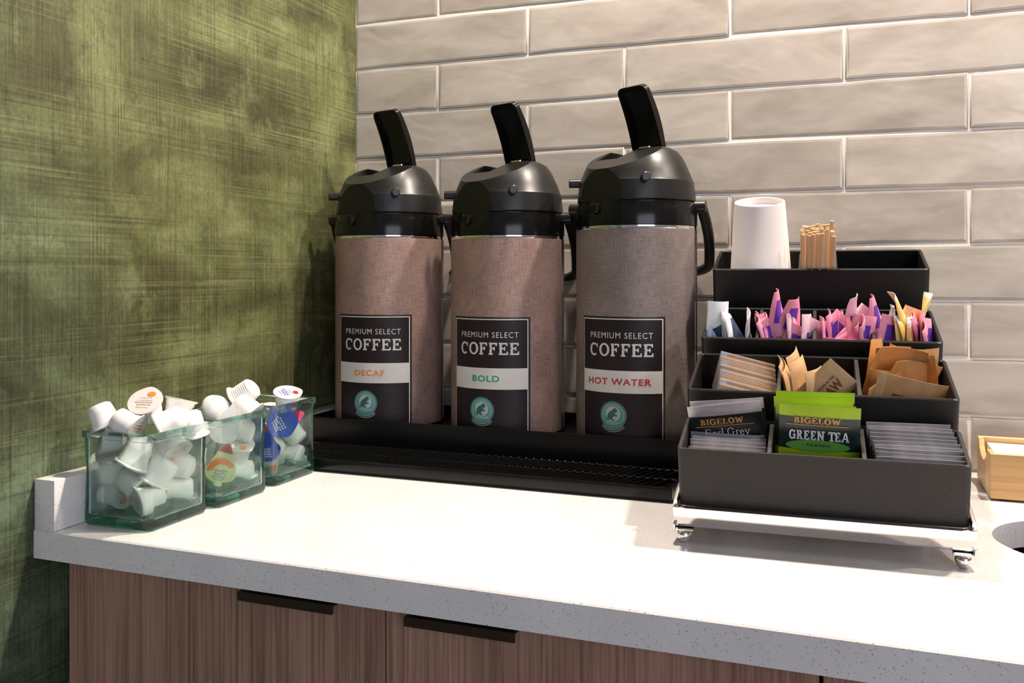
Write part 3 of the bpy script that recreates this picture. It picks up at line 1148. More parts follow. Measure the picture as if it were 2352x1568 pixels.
    full = [P(p[0], p[1], p[2]) for p in pts] + [P(p[0], -p[1], p[2]) for p in reversed(pts)]
    MB().tube(full, rrect(.0075, .0045, .003, 2), up=(sin(ba), -cos(ba), 0)).build('carry_handle', M_LID, root, smooth=True, sharp=40)
    for sg in (-1, 1):
        MB().tube([P(0, sg * (R - .004), zp), P(0, sg * (AX + .007), zp)], circ(.0085, 16)).build('handle_pivot', M_LID, root, bevel=.0012, seg=1)
    return root


airpot(0.1217, -0.1010, .3276, 9, -14, 99, M_BURLAP, 'DECAF', M_ORANGE, .047,
       'brown burlap-print coffee airpot with orange DECAF label, nearest the green wall', 13)
airpot(0.3235, -0.1045, .3245, 1, -22, 90, M_BURLAP, 'BOLD', M_GREENINK, .041,
       'brown burlap-print coffee airpot with green BOLD label, middle of three', 7)
airpot(0.5210, -0.1090, .3351, -2.5, -27, 82, M_BURLAPG, 'HOT WATER', M_REDINK, .091,
       'greyer taller burlap-print airpot with red HOT WATER label', 0, dz=.004)

# ------------------------------------------------------------------ square glass jars
JARS = {1: (0.0790, -0.5810), 2: (0.0830, -0.4765), 3: (0.0800, -0.3640)}
HS = .0465


def jar(xy, label):
    r4 = lambda h, r: rrect(h, h, r, 5)
    rings = [(r4(HS - .003, .007), 0.0), (r4(HS - .0008, .008), .0018), (r4(HS, .008), .0045), (r4(HS - .0006, .008), .030), (r4(HS - .0012, .008), .060), (r4(HS - .0002, .008), .085), (r4(HS, .008), .0930),
             (r4(HS + .0018, .008), .0940), (r4(HS + .0020, .008), .1005), (r4(HS + .0008, .0075), .1018), (r4(HS - .0030, .006), .1018),
             (r4(HS - .0045, .006), .1000), (r4(HS - .0052, .006), .0500), (r4(HS - .0052, .006), .0125), (r4(HS - .0085, .005), .0095)]
    v, f = loft(rings)
    o = fixn(obj('glass_jar', v, f, M_GLASS, None, True, 50))
    o.location = (xy[0], xy[1], .0004)
    return tag(o, label, 'jar', 'square green glass jars along the wall')


jar(JARS[1], 'square green glass jar nearest the camera, heaped with white creamer cups')
jar(JARS[2], 'middle square green glass jar with an orange printed creamer showing')
jar(JARS[3], 'square green glass jar beside the drip tray with blue printed creamers')


# ------------------------------------------------------------------ creamer cups
def creamer_proto(kind):
    root = bpy.data.objects.new('creamer_cup', None)
    root.empty_display_size = .01
    r0, r1, hh = .0125, .0160, .0270
    prof = [(r0 - .0025, 0), (r0, .0018)]
    if kind == 'R':
        for i in range(8):
            z = .003 + i * .0026
            rr = r0 + (r1 - r0) * z / hh
            prof += [(rr + .0004, z), (rr - .0003, z + .0013)]
    else:
        prof += [(r0 + .0012, .010), (r0 + .0022, .0195), (r1 - .0003, .0215)]
    prof += [(r1, hh - .001)]
    MB().lathe(prof, 28).build('cup', M_CREAM, root, smooth=True, sharp=50)
    if kind in 'AR':
        rl = .0186
        out = []
        for i in range(40):
            a = 2 * pi * i / 40
            k = 1 + .10 * max(0, cos(a)) ** 18
            out.append((rl * k * cos(a), rl * k * sin(a)))
        v, f = loft([(out, hh - .0008), (out, hh + .0006)])
        lid = fixn(obj('foil_lid', v, f, M_FOIL, root, True, 40))
        MB().lathe([(r1 - .001, hh - .0022), (rl - .0012, hh - .0018), (rl - .0004, hh - .0009)], 32).build('rim', M_CREAM, root, True)
        pr_ = []
        rq = random.Random(5)
        for c_ in range(5):
            x = -.0100 + c_ * .0034
            y = -.0085 + abs(c_ - 2) * .0012
            while y < .0080 - abs(c_ - 2) * .0012:
                l_ = rq.uniform(.0009, .0024)
                pr_.append(rect2d(x, x + (.0018 if c_ in (1, 2) else .0008), y, y + l_))
                y += l_ + .0007
        p2 = join2d(*pr_)
        obj('print', [(a, b2, hh + .0008) for a, b2 in p2[0]], p2[1], M_LIDINK if kind == 'A' else M_BLUE, lid)
        p3 = fan([(.0095 + .0036 * cos(2 * pi * i / 16), -.004 + .0048 * sin(2 * pi * i / 16)) for i in range(16)])
        obj('print', [(a, b2, hh + .0009) for a, b2 in p3[0]], p3[1], M_ORFOIL if kind == 'A' else M_REDFOIL, lid)
    else:
        # drop-shaped printed lid with a red tip
        n_ = 36

        def drop(k, cut=None):
            out = []
            for i in range(n_):
                a = 2 * pi * i / n_
                r_ = .0172 * k
                x, y = r_ * cos(a), r_ * sin(a)
                if cos(a) > 0:
                    x = x + .0150 * k * cos(a) ** 2.2
                    y = y * (1 - .42 * cos(a) ** 1.2)
                out.append((x, y))
            return out
        v, f = loft([(drop(1), hh - .0006), (drop(1), hh + .0004)])
        mainm = {'O': M_YELFOIL, 'B': M_BLUE, 'W': M_CREAM}[kind]
        lid = fixn(obj('foil_lid', v, f, mainm, root, True, 40))
        tip = [p for p in drop(.97) if p[0] > .0205]
        tip = sorted(tip, key=lambda p: atan2(p[1], p[0] - .024))
        if len(tip) > 2 and kind != 'W':
            obj('print', [(a, b2, hh + .0006) for a, b2 in tip], [tuple(range(len(tip)))], M_REDFOIL, lid)
        if kind == 'O':
            arc = []
            for i in range(14):
                a, c_ = radians(-60 + i * 11.5), radians(-60 + (i + 1) * 11.5)
                ro, ri = .0150, .0078
                arc.append(fan([(ro * cos(a), ro * sin(a)), (ro * cos(c_), ro * sin(c_)), (ri * cos(c_), ri * sin(c_)), (ri * cos(a), ri * sin(a))]))
            p2 = join2d(*arc)
            obj('print', [(a, b2, hh + .0006) for a, b2 in p2[0]], p2[1], M_ORFOIL, lid)
        if kind in 'OB':
            pr_ = []
            for c_ in range(4):
                for i in range(5):
                    pr_.append(rect2d(-.011 + c_ * .0033, -.0092 + c_ * .0033, -.0065 + i * .0026, -.0048 + i * .0026))
            p2 = join2d(*pr_)
            obj('print', [(a, b2, hh + .0007) for a, b2 in p2[0]], p2[1], M_GREYINK if kind == 'O' else M_PAPER, lid)
    return root


PROTO = {}


def creamer(kind, pos, axis, roll, label, group):
    if kind not in PROTO:
        PROTO[kind] = creamer_proto(kind)
        COL.objects.link(PROTO[kind])
        r = PROTO[kind]
    else:
        src = PROTO[kind]
        r = src.copy()
        COL.objects.link(r)
        for ch in src.children:
            c = ch.copy()
            COL.objects.link(c)
            c.parent = r
            for g in ch.children:
                d = g.copy()
                COL.objects.link(d)
                d.parent = c
    ax = Vector(axis).normalized()
    q = Vector((0, 0, 1)).rotation_difference(ax)
    m = q.to_matrix() @ Matrix.Rotation(roll, 3, 'Z')
    r.rotation_mode = 'QUATERNION'
    r.rotation_quaternion = m.to_quaternion()
    r.location = Vector(pos) - ax * .0140
    tag(r, label, 'creamer', group)
    return r


CR = [
    (1, 'A', 0.0036, -0.0019, 0.1211, 0.25, -0.61, 0.76, 1.9, 'creamer cup with printed lid turned up, topmost on the nearest jar'),
    (1, 'A', -0.0320, -0.0300, 0.1143, 0.45, 0.07, -0.89, 0, 'upturned creamer cup leaning on the left corner of the nearest jar'),
    (1, 'A', -0.0035, -0.0272, 0.1080, 0.84, 0.21, -0.50, 0, 'creamer cup tipped base-up at the front rim of the nearest jar'),
    (1, 'A', 0.0310, 0.0030, 0.1080, -0.71, -0.54, -0.45, 0, 'creamer cup tipped towards the left, right of the topmost one'),
    (1, 'A', 0.0150, 0.0320, 0.1150, 0.12, 0.27, 0.95, 0, 'creamer cup at the back rim of the nearest jar, behind the topmost one'),
    (1, 'A', 0.0330, 0.0320, 0.1010, 0.06, 0.14, -0.99, 0, 'upturned creamer cup at the back right corner of the nearest jar'),
    (1, 'A', -0.0235, -0.0235, 0.0875, -0.53, -0.62, 0.21, 0, 'creamer cup just under the left corner of the nearest jar rim, lid facing left'),
    (1, 'A', -0.0240, -0.0225, 0.0563, 0.14, -0.06, 0.99, 0, 'upright creamer cup halfway down the left side of the nearest jar'),
    (1, 'A', 0.0080, -0.0215, 0.0740, -0.33, -0.36, -0.87, 0, 'creamer cup with its rim turned down behind the front pane of the nearest jar'),
    (1, 'A', -0.0003, -0.0205, 0.0432, 0.83, 0.14, -0.55, 0, 'creamer cup lying rim to the right in the middle of the nearest jar'),
    (1, 'A', 0.0230, 0.0087, 0.0797, 0.80, -0.08, -0.60, 0, 'creamer cup high against the right pane of the nearest jar'),
    (1, 'A', 0.0225, -0.0046, 0.0534, -0.43, -0.39, -0.81, 0, 'creamer cup with rim turned down left, right half of the nearest jar'),
    (1, 'A', 0.0225, 0.0245, 0.0548, -0.94, -0.23, 0.24, 0, 'creamer cup deep in the right rear of the nearest jar, base to the right'),
    (1, 'A', -0.0235, -0.0225, 0.0275, 0.99, 0.08, 0.11, 0, 'creamer cup lying on the bottom left of the nearest jar, base to the left'),
    (1, 'A', 0.0215, -0.0205, 0.0275, -0.41, -0.90, -0.16, 2.6, 'creamer cup at the bottom of the nearest jar with its printed lid to the glass'),
    (1, 'A', 0.0235, 0.0225, 0.0275, -0.73, -0.68, 0.05, 0.4, 'creamer cup lying on the bottom right of the nearest jar, base to the right'),
    (1, 'A', -0.0245, 0.0170, 0.0320, 0.60, -0.47, 0.65, 0, 'creamer cup at the bottom rear of the nearest jar, mostly hidden'),
    (2, 'O', 0.0225, -0.0080, 0.0350, 0.40, -0.90, 0.16, 1.75, 'drop-shaped creamer with orange swirl lid and red tip in the middle jar'),
    (2, 'W', 0.0180, 0.0000, 0.0810, 0.48, -0.81, 0.10, 1.75, 'plain white drop-shaped creamer above the orange one in the middle jar'),
    (2, 'R', 0.0234, 0.0225, 0.0752, -0.77, -0.54, 0.34, 0, 'ribbed creamer cup under the right rim of the middle jar'),
    (2, 'A', 0.0225, 0.0225, 0.0275, -0.63, -0.77, 0.12, 0, 'creamer cup on the bottom right of the middle jar'),
    (2, 'A', 0.0225, 0.0160, 0.0511, 0.33, -0.24, 0.91, 0, 'upright creamer cup right of the orange lid in the middle jar'),
    (2, 'A', -0.0053, 0.0211, 0.0289, 0.80, -0.08, 0.60, 0, 'creamer cup low at the rear of the middle jar'),
    (2, 'W', 0.0000, 0.0020, 0.1080, -0.45, 0.75, -0.30, 2.2, 'white drop-shaped creamer with its tip standing up on the middle jar'),
    (2, 'R', 0.0270, 0.0272, 0.1050, 0.74, 0.17, -0.65, 0, 'ribbed creamer cup lying on the rim of the middle jar'),
    (2, 'R', 0.0180, 0.0400, 0.1210, -0.74, -0.17, -0.65, 0, 'ribbed creamer cup leaning above the other on the middle jar, topmost there'),
    (2, 'A', -0.0200, -0.0200, 0.0300, 0.2, 0.1, 0.95, 0, 'upright creamer cup at the bottom left of the middle jar'),
    (2, 'A', -0.0200, 0.0000, 0.0640, 0.5, 0.5, 0.70, 0, 'creamer cup half up the left side of the middle jar'),
    (3, 'R', 0.0270, 0.0060, 0.1010, 0.27, -0.25, 0.93, 1.0, 'ribbed creamer with red and blue lid standing out of the far jar'),
    (3, 'B', 0.0225, -0.0005, 0.0701, 0.66, -0.73, 0.20, 1.2, 'drop-shaped creamer with blue lid high in the far jar'),
    (3, 'B', 0.0205, -0.0184, 0.0425, 0.15, -0.98, 0.10, 1.9, 'drop-shaped creamer with blue lid low in the far jar'),
    (3, 'A', 0.0235, 0.0225, 0.0548, -0.76, -0.15, 0.64, 0, 'creamer cup under the upper blue lid in the far jar'),
    (3, 'A', 0.0080, -0.0017, 0.0276, 0.43, -0.85, -0.31, 0, 'creamer cup on the bottom of the far jar, left of the ribbed one'),
    (3, 'R', 0.0225, 0.0235, 0.0265, -0.98, -0.14, 0.11, 0, 'ribbed creamer cup on the bottom right of the far jar'),
    (3, 'A', -0.0053, 0.0215, 0.0432, 0.67, -0.01, 0.74, 0, 'creamer cup half hidden at the rear of the far jar'),
    (3, 'A', -0.0050, 0.0200, 0.0760, 0.27, -0.12, 0.95, 0, 'upright creamer cup high at the rear of the far jar'),
]
for j, kind, dx, dy, z, ax, ay, az, roll, lab in CR:
    creamer(kind, (JARS[j][0] + dx, JARS[j][1] + dy, z), (ax, ay, az), roll, lab, 'creamer cups in the glass jars')

# ------------------------------------------------------------------ condiment organizer
PSI, PHI = radians(2.12), radians(15.5)
OM = Matrix.Translation((0.7777, -0.452, 0.0352)) @ Matrix.Rotation(PSI, 4, 'Z') @ Matrix.Rotation(PHI, 4, 'X')
org = bpy.data.objects.new('condiment_organizer', None)
org.empty_display_size = .05
COL.objects.link(org)
org.matrix_world = OM
tag(org, 'stepped charcoal condiment organizer of four tiers on a chrome stand', 'organizer')
HW = .1328


def open_bin(y0, y1, z0, z1, floor, t=.0042, r=.006, mat=None):
    cy, hy = (y0 + y1) / 2, (y1 - y0) / 2
    sh = lambda o: [(x, y + cy) for x, y in o]
    ri = max(.002, r - t)
    rings = [(sh(rrect(HW - .0015, hy - .0015, r)), z0), (sh(rrect(HW, hy, r)), z0 + .0015), (sh(rrect(HW, hy, r)), z1 - .0012), (sh(rrect(HW - .0012, hy - .0012, r)), z1),
             (sh(rrect(HW - t + .001, hy - t + .001, ri)), z1), (sh(rrect(HW - t, hy - t, ri)), z1 - .001), (sh(rrect(HW - t, hy - t, ri)), floor)]
    v, f = loft(rings)
    return fixn(obj('bin', v, f, mat or M_BIN, org, True, 40))


def divider(b_, x, y0, y1, z0, z1, t=.0045):
    return MB().box(x - t / 2, x + t / 2, y0, y1, z0, z1).build('divider', M_BIN, b_, bevel=.0012)


TIER = {1: (0.0, .0785, 0.0, .0635, .004), 2: (.0845, .1975, 0.0, .0920, .036), 3: (.2160, .3370, 0.0, .1045, .052), 4: (.3600, .4620, 0.0, .1500, .060)}
BIN = {k: open_bin(*v_, mat=M_BIN if k == 1 else M_BINBLK) for k, v_ in TIER.items()}
divs = {1: (-.0445, .0420), 2: (-.0390, .0410), 3: (-.0680, -.0030, .0620), 4: (-.0215, .0228)}
for k, xs in divs.items():
    y0_, y1_, z0_, z1_, fl_ = TIER[k]
    for x in xs:
        divider(BIN[k], x, y0_ + .003, y1_ - .003, fl_ - .001, z1_ - (.0015 if k < 4 else .004))
for ya, yb in ((.0785, .0845), (.1975, .2160), (.3370, .3600)):
    MB().box(-HW + .006, HW - .006, ya, yb, .002, .030).build('connecting_panel', M_BIN, org)
# chrome stand
MB().box(-.1375, .1375, -.0105, -.0050, -.0165, .0040).build('front_bar', M_CHROME, org, bevel=.0012)
for sg in (-1, 1):
    MB().box(min(sg * .1375, sg * .1335), max(sg * .1375, sg * .1335), -.0049, .430, -.0165, .0095).build('side_rail', M_CHROME, org, bevel=.0010)
    # strap that drops from the bar to the ball foot
    inv = OM.inverted()
    fx = sg * .1270
    foot_w = (OM @ Vector((fx, -.0080, -.02)))
    foot_w.z = .0075
    fl_ = inv @ foot_w
    zf = fl_.z + .0062
    x_o, x_i = sg * .1378, sg * .1352
    fs = MB().box(min(x_o, x_i), max(x_o, x_i), -.0145, .0010, zf, -.0130)
    fs.box(min(sg * .1351, sg * .1175), max(sg * .1351, sg * .1175), -.0145, .0010, zf, zf + .0022)
    fs.build('foot_bracket', M_CHROME, org, bevel=.0007)
    prof = [(.0075 * sin(pi * i / 12), -.0075 * cos(pi * i / 12)) for i in range(1, 12)]
    ft = MB().lathe(prof, 20).build('ball_foot', M_CHROME, org, smooth=True, sharp=60)
    ft.location = fl_
    # rear leg down to the worktop
    a = Vector((sg * .1355, .415, -.010))
    aw = OM @ a
    bw = Vector((aw.x, aw.y, .0006))
    MB().tube([a, inv @ bw], circ(.004, 12)).build('rear_leg', M_CHROME, org, smooth=True, sharp=40)
MB().box(-.1334, .1334, .4225, .4265, -.0160, -.0005).build('rear_bar', M_CHROME, org, bevel=.001)
for yy in (.06, .25):
    MB().box(-.1334, .1334, yy, yy + .012, -.0040, -.0004).build('cross_bar', M_CHROME, org)


# ------------------------------------------------------------------ packets
def packet_mesh(name, w, h, t, mats, zones, bend=0.0, twist=0.0, curl=0.0, edge=0, crimp=.00018):
    """pillow packet, x width, z height from 0, face to -y. zones(u,v) -> material index for the front"""
    nx, nz = 8, 10
    v, f, fm = [], [], []

    def P(i, j, side):
        u, q = i / nx, j / nz
        bulge = t * .5 * (max(0, 4 * u * (1 - u)) ** .5) * (max(0, min(1, 1.25 * 4 * q * (1 - q))) ** .6) * (1 if .06 < q < .94 else .08)
        x, z = (u - .5) * w, q * h
        y = bend * ((u - .5) ** 2) * 4 * q + curl * q * q * q + side * (bulge + crimp)
        a = twist * q
        return (x * cos(a) - y * sin(a), x * sin(a) + y * cos(a), z)
    for side in (-1, 1):
        for j in range(nz + 1):
            for i in range(nx + 1):
                v.append(P(i, j, side))
    m = (nx + 1) * (nz + 1)
    for j in range(nz):
        for i in range(nx):
            a = j * (nx + 1) + i
            f.append((a, a + 1, a + nx + 2, a + nx + 1))
            fm.append(zones((i + .5) / nx, (j + .5) / nz))
            b2 = m + a
            f.append((b2, b2 + nx + 1, b2 + nx + 2, b2 + 1))
            fm.append(zones((i + .5) / nx, (j + .5) / nz))
    bd = [i for i in range(nx + 1)] + [j * (nx + 1) + nx for j in range(1, nz + 1)] + [nz * (nx + 1) + i for i in range(nx - 1, -1, -1)] + [j * (nx + 1) for j in range(nz - 1, 0, -1)]
    for k in range(len(bd)):
        a, b2 = bd[k], bd[(k + 1) % len(bd)]
        f.append((a, a + m, b2 + m, b2))
        fm.append(edge)
    me = bpy.data.meshes.new(name)
    me.from_pydata(v, [], f)
    for mm in mats:
        me.materials.append(mm)
    me.polygons.foreach_set('material_index', fm)
    me.polygons.foreach_set('use_smooth', [True] * len(f))
    me.set_sharp_from_angle(angle=radians(60))
    return me


def place(me, name, x, y, z, yaw=0, lean=0, roll=0, label='', cat='packet', group=None):
    """organizer coordinates; yaw about z, lean back (+) about x, roll in its own plane"""
    o = bpy.data.objects.new(name, me)
    COL.objects.link(o)
    o.matrix_world = OM @ Matrix.Translation((x, y, z)) @ Matrix.Rotation(yaw, 4, 'Z') @ Matrix.Rotation(-lean, 4, 'X') @ Matrix.Rotation(roll, 4, 'Y')
    tag(o, label, cat, group)
    return o


def face_text(parent, p2, mat, x, z, yoff):
    return obj('print', [(a + x, yoff, b2 + z) for a, b2 in p2[0]], p2[1], mat, parent)


ORD = ['first', 'second', 'third', 'fourth', 'fifth', 'sixth', 'seventh', 'eighth', 'ninth', 'tenth', 'eleventh', 'twelfth', 'thirteenth', 'fourteenth', 'fifteenth', 'sixteenth', 'seventeenth', 'eighteenth']

# ---- front tier: tea sachets
TW_, TH_ = .0755, .0575
earl = lambda hh=.0575: packet_mesh('tea_sachet', TW_, hh, .0035, [M_TEABLACK, M_SILVER, M_BRIGHT], lambda u, q: 1 if q > .80 or q < .06 else 0, 0.0008, edge=2, crimp=.00028)
flz = .0045
backs = [(-.0850, .0705, .0260, .005, .10), (-.0850, .0640, .0240, .005, .14)]
for k, (x, y, dz_, lean, roll) in enumerate(backs):
    o = place(earl(), 'tea_sachet', x, y, flz + dz_, radians(1.5), lean, -roll,
              ['rearmost Earl Grey tea sachet with silver top edge', 'tall black Earl Grey tea sachet with gold and white lettering'][k], 'tea sachet', 'black tea sachets in the left front compartment')
    if k == 1:
        yf = -.0030
        for k2, (p2, mm, xx, zz_) in enumerate(((serif('BIGELOW', .0070, .044, .20, .14), M_GOLD, -.004, .0400),
                                 (serif('Earl Grey', .0115, .046, .085, .05, .03), M_WHITEINK, .000, .0265),
                                 (rect2d(-.030, .030, -.0003, .0003), M_GOLD, -.002, .0350))):
            face_text(o, p2, mm, xx, zz_, yf)
for k in range(7):
    y = .0590 - k * .0078
    place(earl(.0480), 'tea_sachet', -.0885 + random.uniform(-.0015, .0015) + (.001 if k % 2 else 0), y, flz - .0005 * k + .0015, radians(random.uniform(-1, 1)), .03, random.uniform(-.01, .01),
          ORD[k] + ' low silver-edged tea sachet from the back in the left front compartment', 'tea sachet', 'black tea sachets in the left front compartment')
grn = lambda: packet_mesh('tea_sachet', TW_, TH_, .0040, [M_TEAGREEN, M_LIME], lambda u, q: 1 if q > .80 or q < .20 else 0, 0.0006)
gl_ = ['rearmost green tea sachet with lime top edge', 'green tea sachet second from the back, lime edge showing', 'green tea sachet just behind the front one', 'front green tea sachet with BIGELOW lettering and green oval']
for k, (x, y, dz_, lean, roll) in enumerate(((-.0025, .0700, .0385, .01, .0), (-.0035, .0600, .0370, .01, -.012), (-.0030, .0480, .0340, .01, .02), (.0005, .0350, .0385, .01, .03))):
    o = place(grn(), 'tea_sachet', x, y, flz + dz_, radians(1), lean, roll, gl_[k], 'tea sachet', 'green tea sachets in the middle front compartment')
    if k == 3:
        yf = -.0034
        ov = fan([(.030 * cos(2 * pi * i / 32), .0062 * sin(2 * pi * i / 32)) for i in range(32)])
        for p2, mm, xx, zz_, yo in ((ov, M_OVAL, -.001, .0165, yf), (serif('BIGELOW', .0068, .043, .21, .15), M_GOLD, -.002, .0430, yf),
                                    (rect2d(-.029, .029, -.0003, .0003), M_GOLD, -.002, .0382, yf),
                                    (serif('GREEN TEA', .0105, .056, .22, .15, .06), M_WHITEINK, .000, .0275, yf),
                                    (bfont('CLASSIC', .0028, .022, .02, 1.3), M_TEABLACK, .000, .0175, yf - .0003)):
            face_text(o, p2, mm, xx, zz_, yo)
slt = lambda: packet_mesh('tea_sachet', .0770, .050, .0042, [M_SLATEDK, random.choice([M_SLATE, M_SLATE, M_SILVER]), M_BRIGHT], lambda u, q: 1 if q > .84 else 0, random.uniform(-.0025, .0025), edge=2, crimp=.00028)
for k in range(10):
    y = .0705 - k * .0066
    place(slt(), 'tea_sachet', .0860 + random.uniform(-.0012, .0012) + k * .0006, y, flz + .0160 - k * .0009, radians(random.uniform(-1.2, 1.2)), .03, random.uniform(-.012, .012),
          ORD[k] + ' slate grey tea sachet from the back in the right front compartment', 'tea sachet', 'slate tea sachets in the right front compartment')

# ---- second tier: sugar packets
F2 = TIER[2][4] + .001
for k in range(16):
    body = (M_KRAFTPALE, M_KRAFT3, M_KRAFT4)[k % 3]
    me = packet_mesh('sugar_packet', .062, .044, .0030, [body, M_BLUEP if k % 4 == 1 else body, M_BROWNINK], lambda u, q: (1 if u < .14 else (2 if .4 < u < .5 and q < .85 else 0)), 0)
    place(me, 'sugar_packet', -.0870 + k * .0004, .1800 - k * .0054, F2 + .0130 - k * .0006 + (.0012 if k % 2 else 0), radians(3), .06, radians(15),
          ORD[k] + ' pale kraft sugar packet from the back of the slanted stack', 'sugar packet', 'kraft sugar packets in the left second-tier compartment')
kr = lambda b_=0, tw=0, c_=0: packet_mesh('sugar_packet', .040, .052, .0045, [M_KRAFT, M_BROWNINK], lambda u, q: 0, b_, tw, c_)
raw = [(-.0310, .150, 0, 88, .06, .02, 'leftmost kraft sugar packet edge-on in the middle second-tier compartment'),
       (-.0260, .135, .0, 84, .05, -.02, 'second kraft packet edge-on from the left in the middle second-tier compartment'),
       (-.0200, .160, .006, 70, .02, .0, 'taller kraft packet turned sideways, third from the left, middle compartment'),
       (-.0150, .140, .004, 64, .05, .05, 'kraft packet turned sideways in front of the taller one'),
       (-.0020, .125, -.002, 60, .0, .15, 'narrow kraft packet leaning left of the RAW diamond packet')]
for x, y, dz_, yaw, lean, roll, lab in raw:
    place(kr(.003, .1, .004), 'sugar_packet', x, y, F2 + dz_ + .014, radians(yaw), lean, roll, lab, 'sugar packet', 'kraft sugar packets in the middle second-tier compartment')
o = place(kr(0, 0, 0), 'sugar_packet', -.0077, .1250, F2 + .0265, radians(0), .10, radians(43), 'kraft raw sugar packet standing on its corner as a diamond', 'sugar packet', 'kraft sugar packets in the middle second-tier compartment')
def rot90(p2):
    return [(-y, x) for x, y in p2[0]], p2[1]


face_text(o, rot90(bfont('RAW', .0105, .026, .03)), M_BROWNINK, .004, .0290, -.0034)
face_text(o, rot90(bfont('SUGAR IN THE', .0032, .024, .01)), M_BROWNINK, -.0045, .0290, -.0034)
o2 = place(kr(0, .1, .003), 'sugar_packet', .0300, .1150, F2 - .010, radians(-70), .05, 0, 'short kraft packet edge-on beside the right divider, middle compartment', 'sugar packet', 'kraft sugar packets in the middle second-tier compartment')
br = lambda b_=0, tw=0, c_=0, w=.052, h=.060: packet_mesh('sugar_packet', w, h, .0050, [M_KRAFT2, M_BROWNINK], lambda u, q: 1 if (.42 < q < .52 and .3 < u < .7) else 0, b_, tw, c_)
brown = [(.0600, .182, .012, 62, .05, .30, 'leftmost brown sugar packet standing high behind the right second-tier compartment'),
         (.0640, .175, .008, 40, .10, .20, 'brown sugar packet second from left, leaning in the right second-tier compartment'),
         (.0840, .180, .012, 0, -.05, .05, 'large pale-topped brown packet across the middle of the right compartment'),
         (.0840, .160, .000, 12, .05, .22, 'brown packet slanting down to the right, right second-tier compartment'),
         (.1120, .165, .004, -66, .05, -.22, 'tall brown sugar packet at the right end of the second tier'),
         (.0980, .185, .002, -20, .0, -.05, 'brown packet with square top behind the right end packet'),
         (.0750, .150, -.010, 15, .1, .1, 'brown packet low between the taller ones, right second-tier compartment'),
         (.0580, .130, -.012, 80, .05, .0, 'brown packet edge-on against the right divider')]
for x, y, dz_, yaw, lean, roll, lab in brown:
    place(br(random.choice((-.012, .010, .014, -.008)) if abs(yaw) < 50 else .003, random.uniform(-.3, .3), random.uniform(-.010, .003)), 'sugar_packet', x, y, F2 + dz_ + .007, radians(yaw), lean, roll, lab, 'sugar packet', 'brown sugar packets in the right second-tier compartment')
me = packet_mesh('sugar_packet', .068, .062, .0050, [M_KRAFT2, M_BROWNINK, M_KRAFT], lambda u, q: 1 if (.60 < q < .72 and .25 < u < .72) else (2 if u < .12 else 0), .004)
place(me, 'sugar_packet', .0800, .1120, F2 + .0020, radians(2), .05, radians(13), 'wide brown packet at the front of the right second-tier compartment', 'sugar packet', 'brown sugar packets in the right second-tier compartment')

# ---- third tier: sweetener packets
F3 = TIER[3][4] + .001


def sw(mats, zone, w=.030, h=.055, b_=.004, tw=.2, c_=.0):
    return packet_mesh('sweetener_packet', w, h, .0032, mats, zone, b_, tw, c_)


zp_ = lambda u, q: 1 if (.25 < u < .8 and .25 < q < .80) else 0
pk = lambda **k: sw([M_PINK, M_PURPLE], zp_, **k)
pp = lambda **k: sw([M_PINKPALE, M_PURPLE], lambda u, q: 1 if (.3 < u < .7 and .2 < q < .6) else 0, **k)
wh = lambda **k: sw([M_WHITEP, M_BLUEP], lambda u, q: 1 if (.2 < u < .8 and .1 < q < .55) else 0, **k)
nv = lambda **k: sw([M_NAVY, M_WHITEP], lambda u, q: 1 if q > .9 else 0, **k)
ye = lambda **k: sw([M_YELLOW, M_WHITEP], lambda u, q: 1 if q > .93 else 0, **k)
pe = lambda **k: sw([M_PEACH, M_WHITEP], lambda u, q: 1 if (.3 < u < .7 and .3 < q < .7) else 0, **k)
C1, C2, C3, C4 = 'left third-tier compartment', 'second third-tier compartment', 'third compartment, third tier', 'right third-tier compartment'
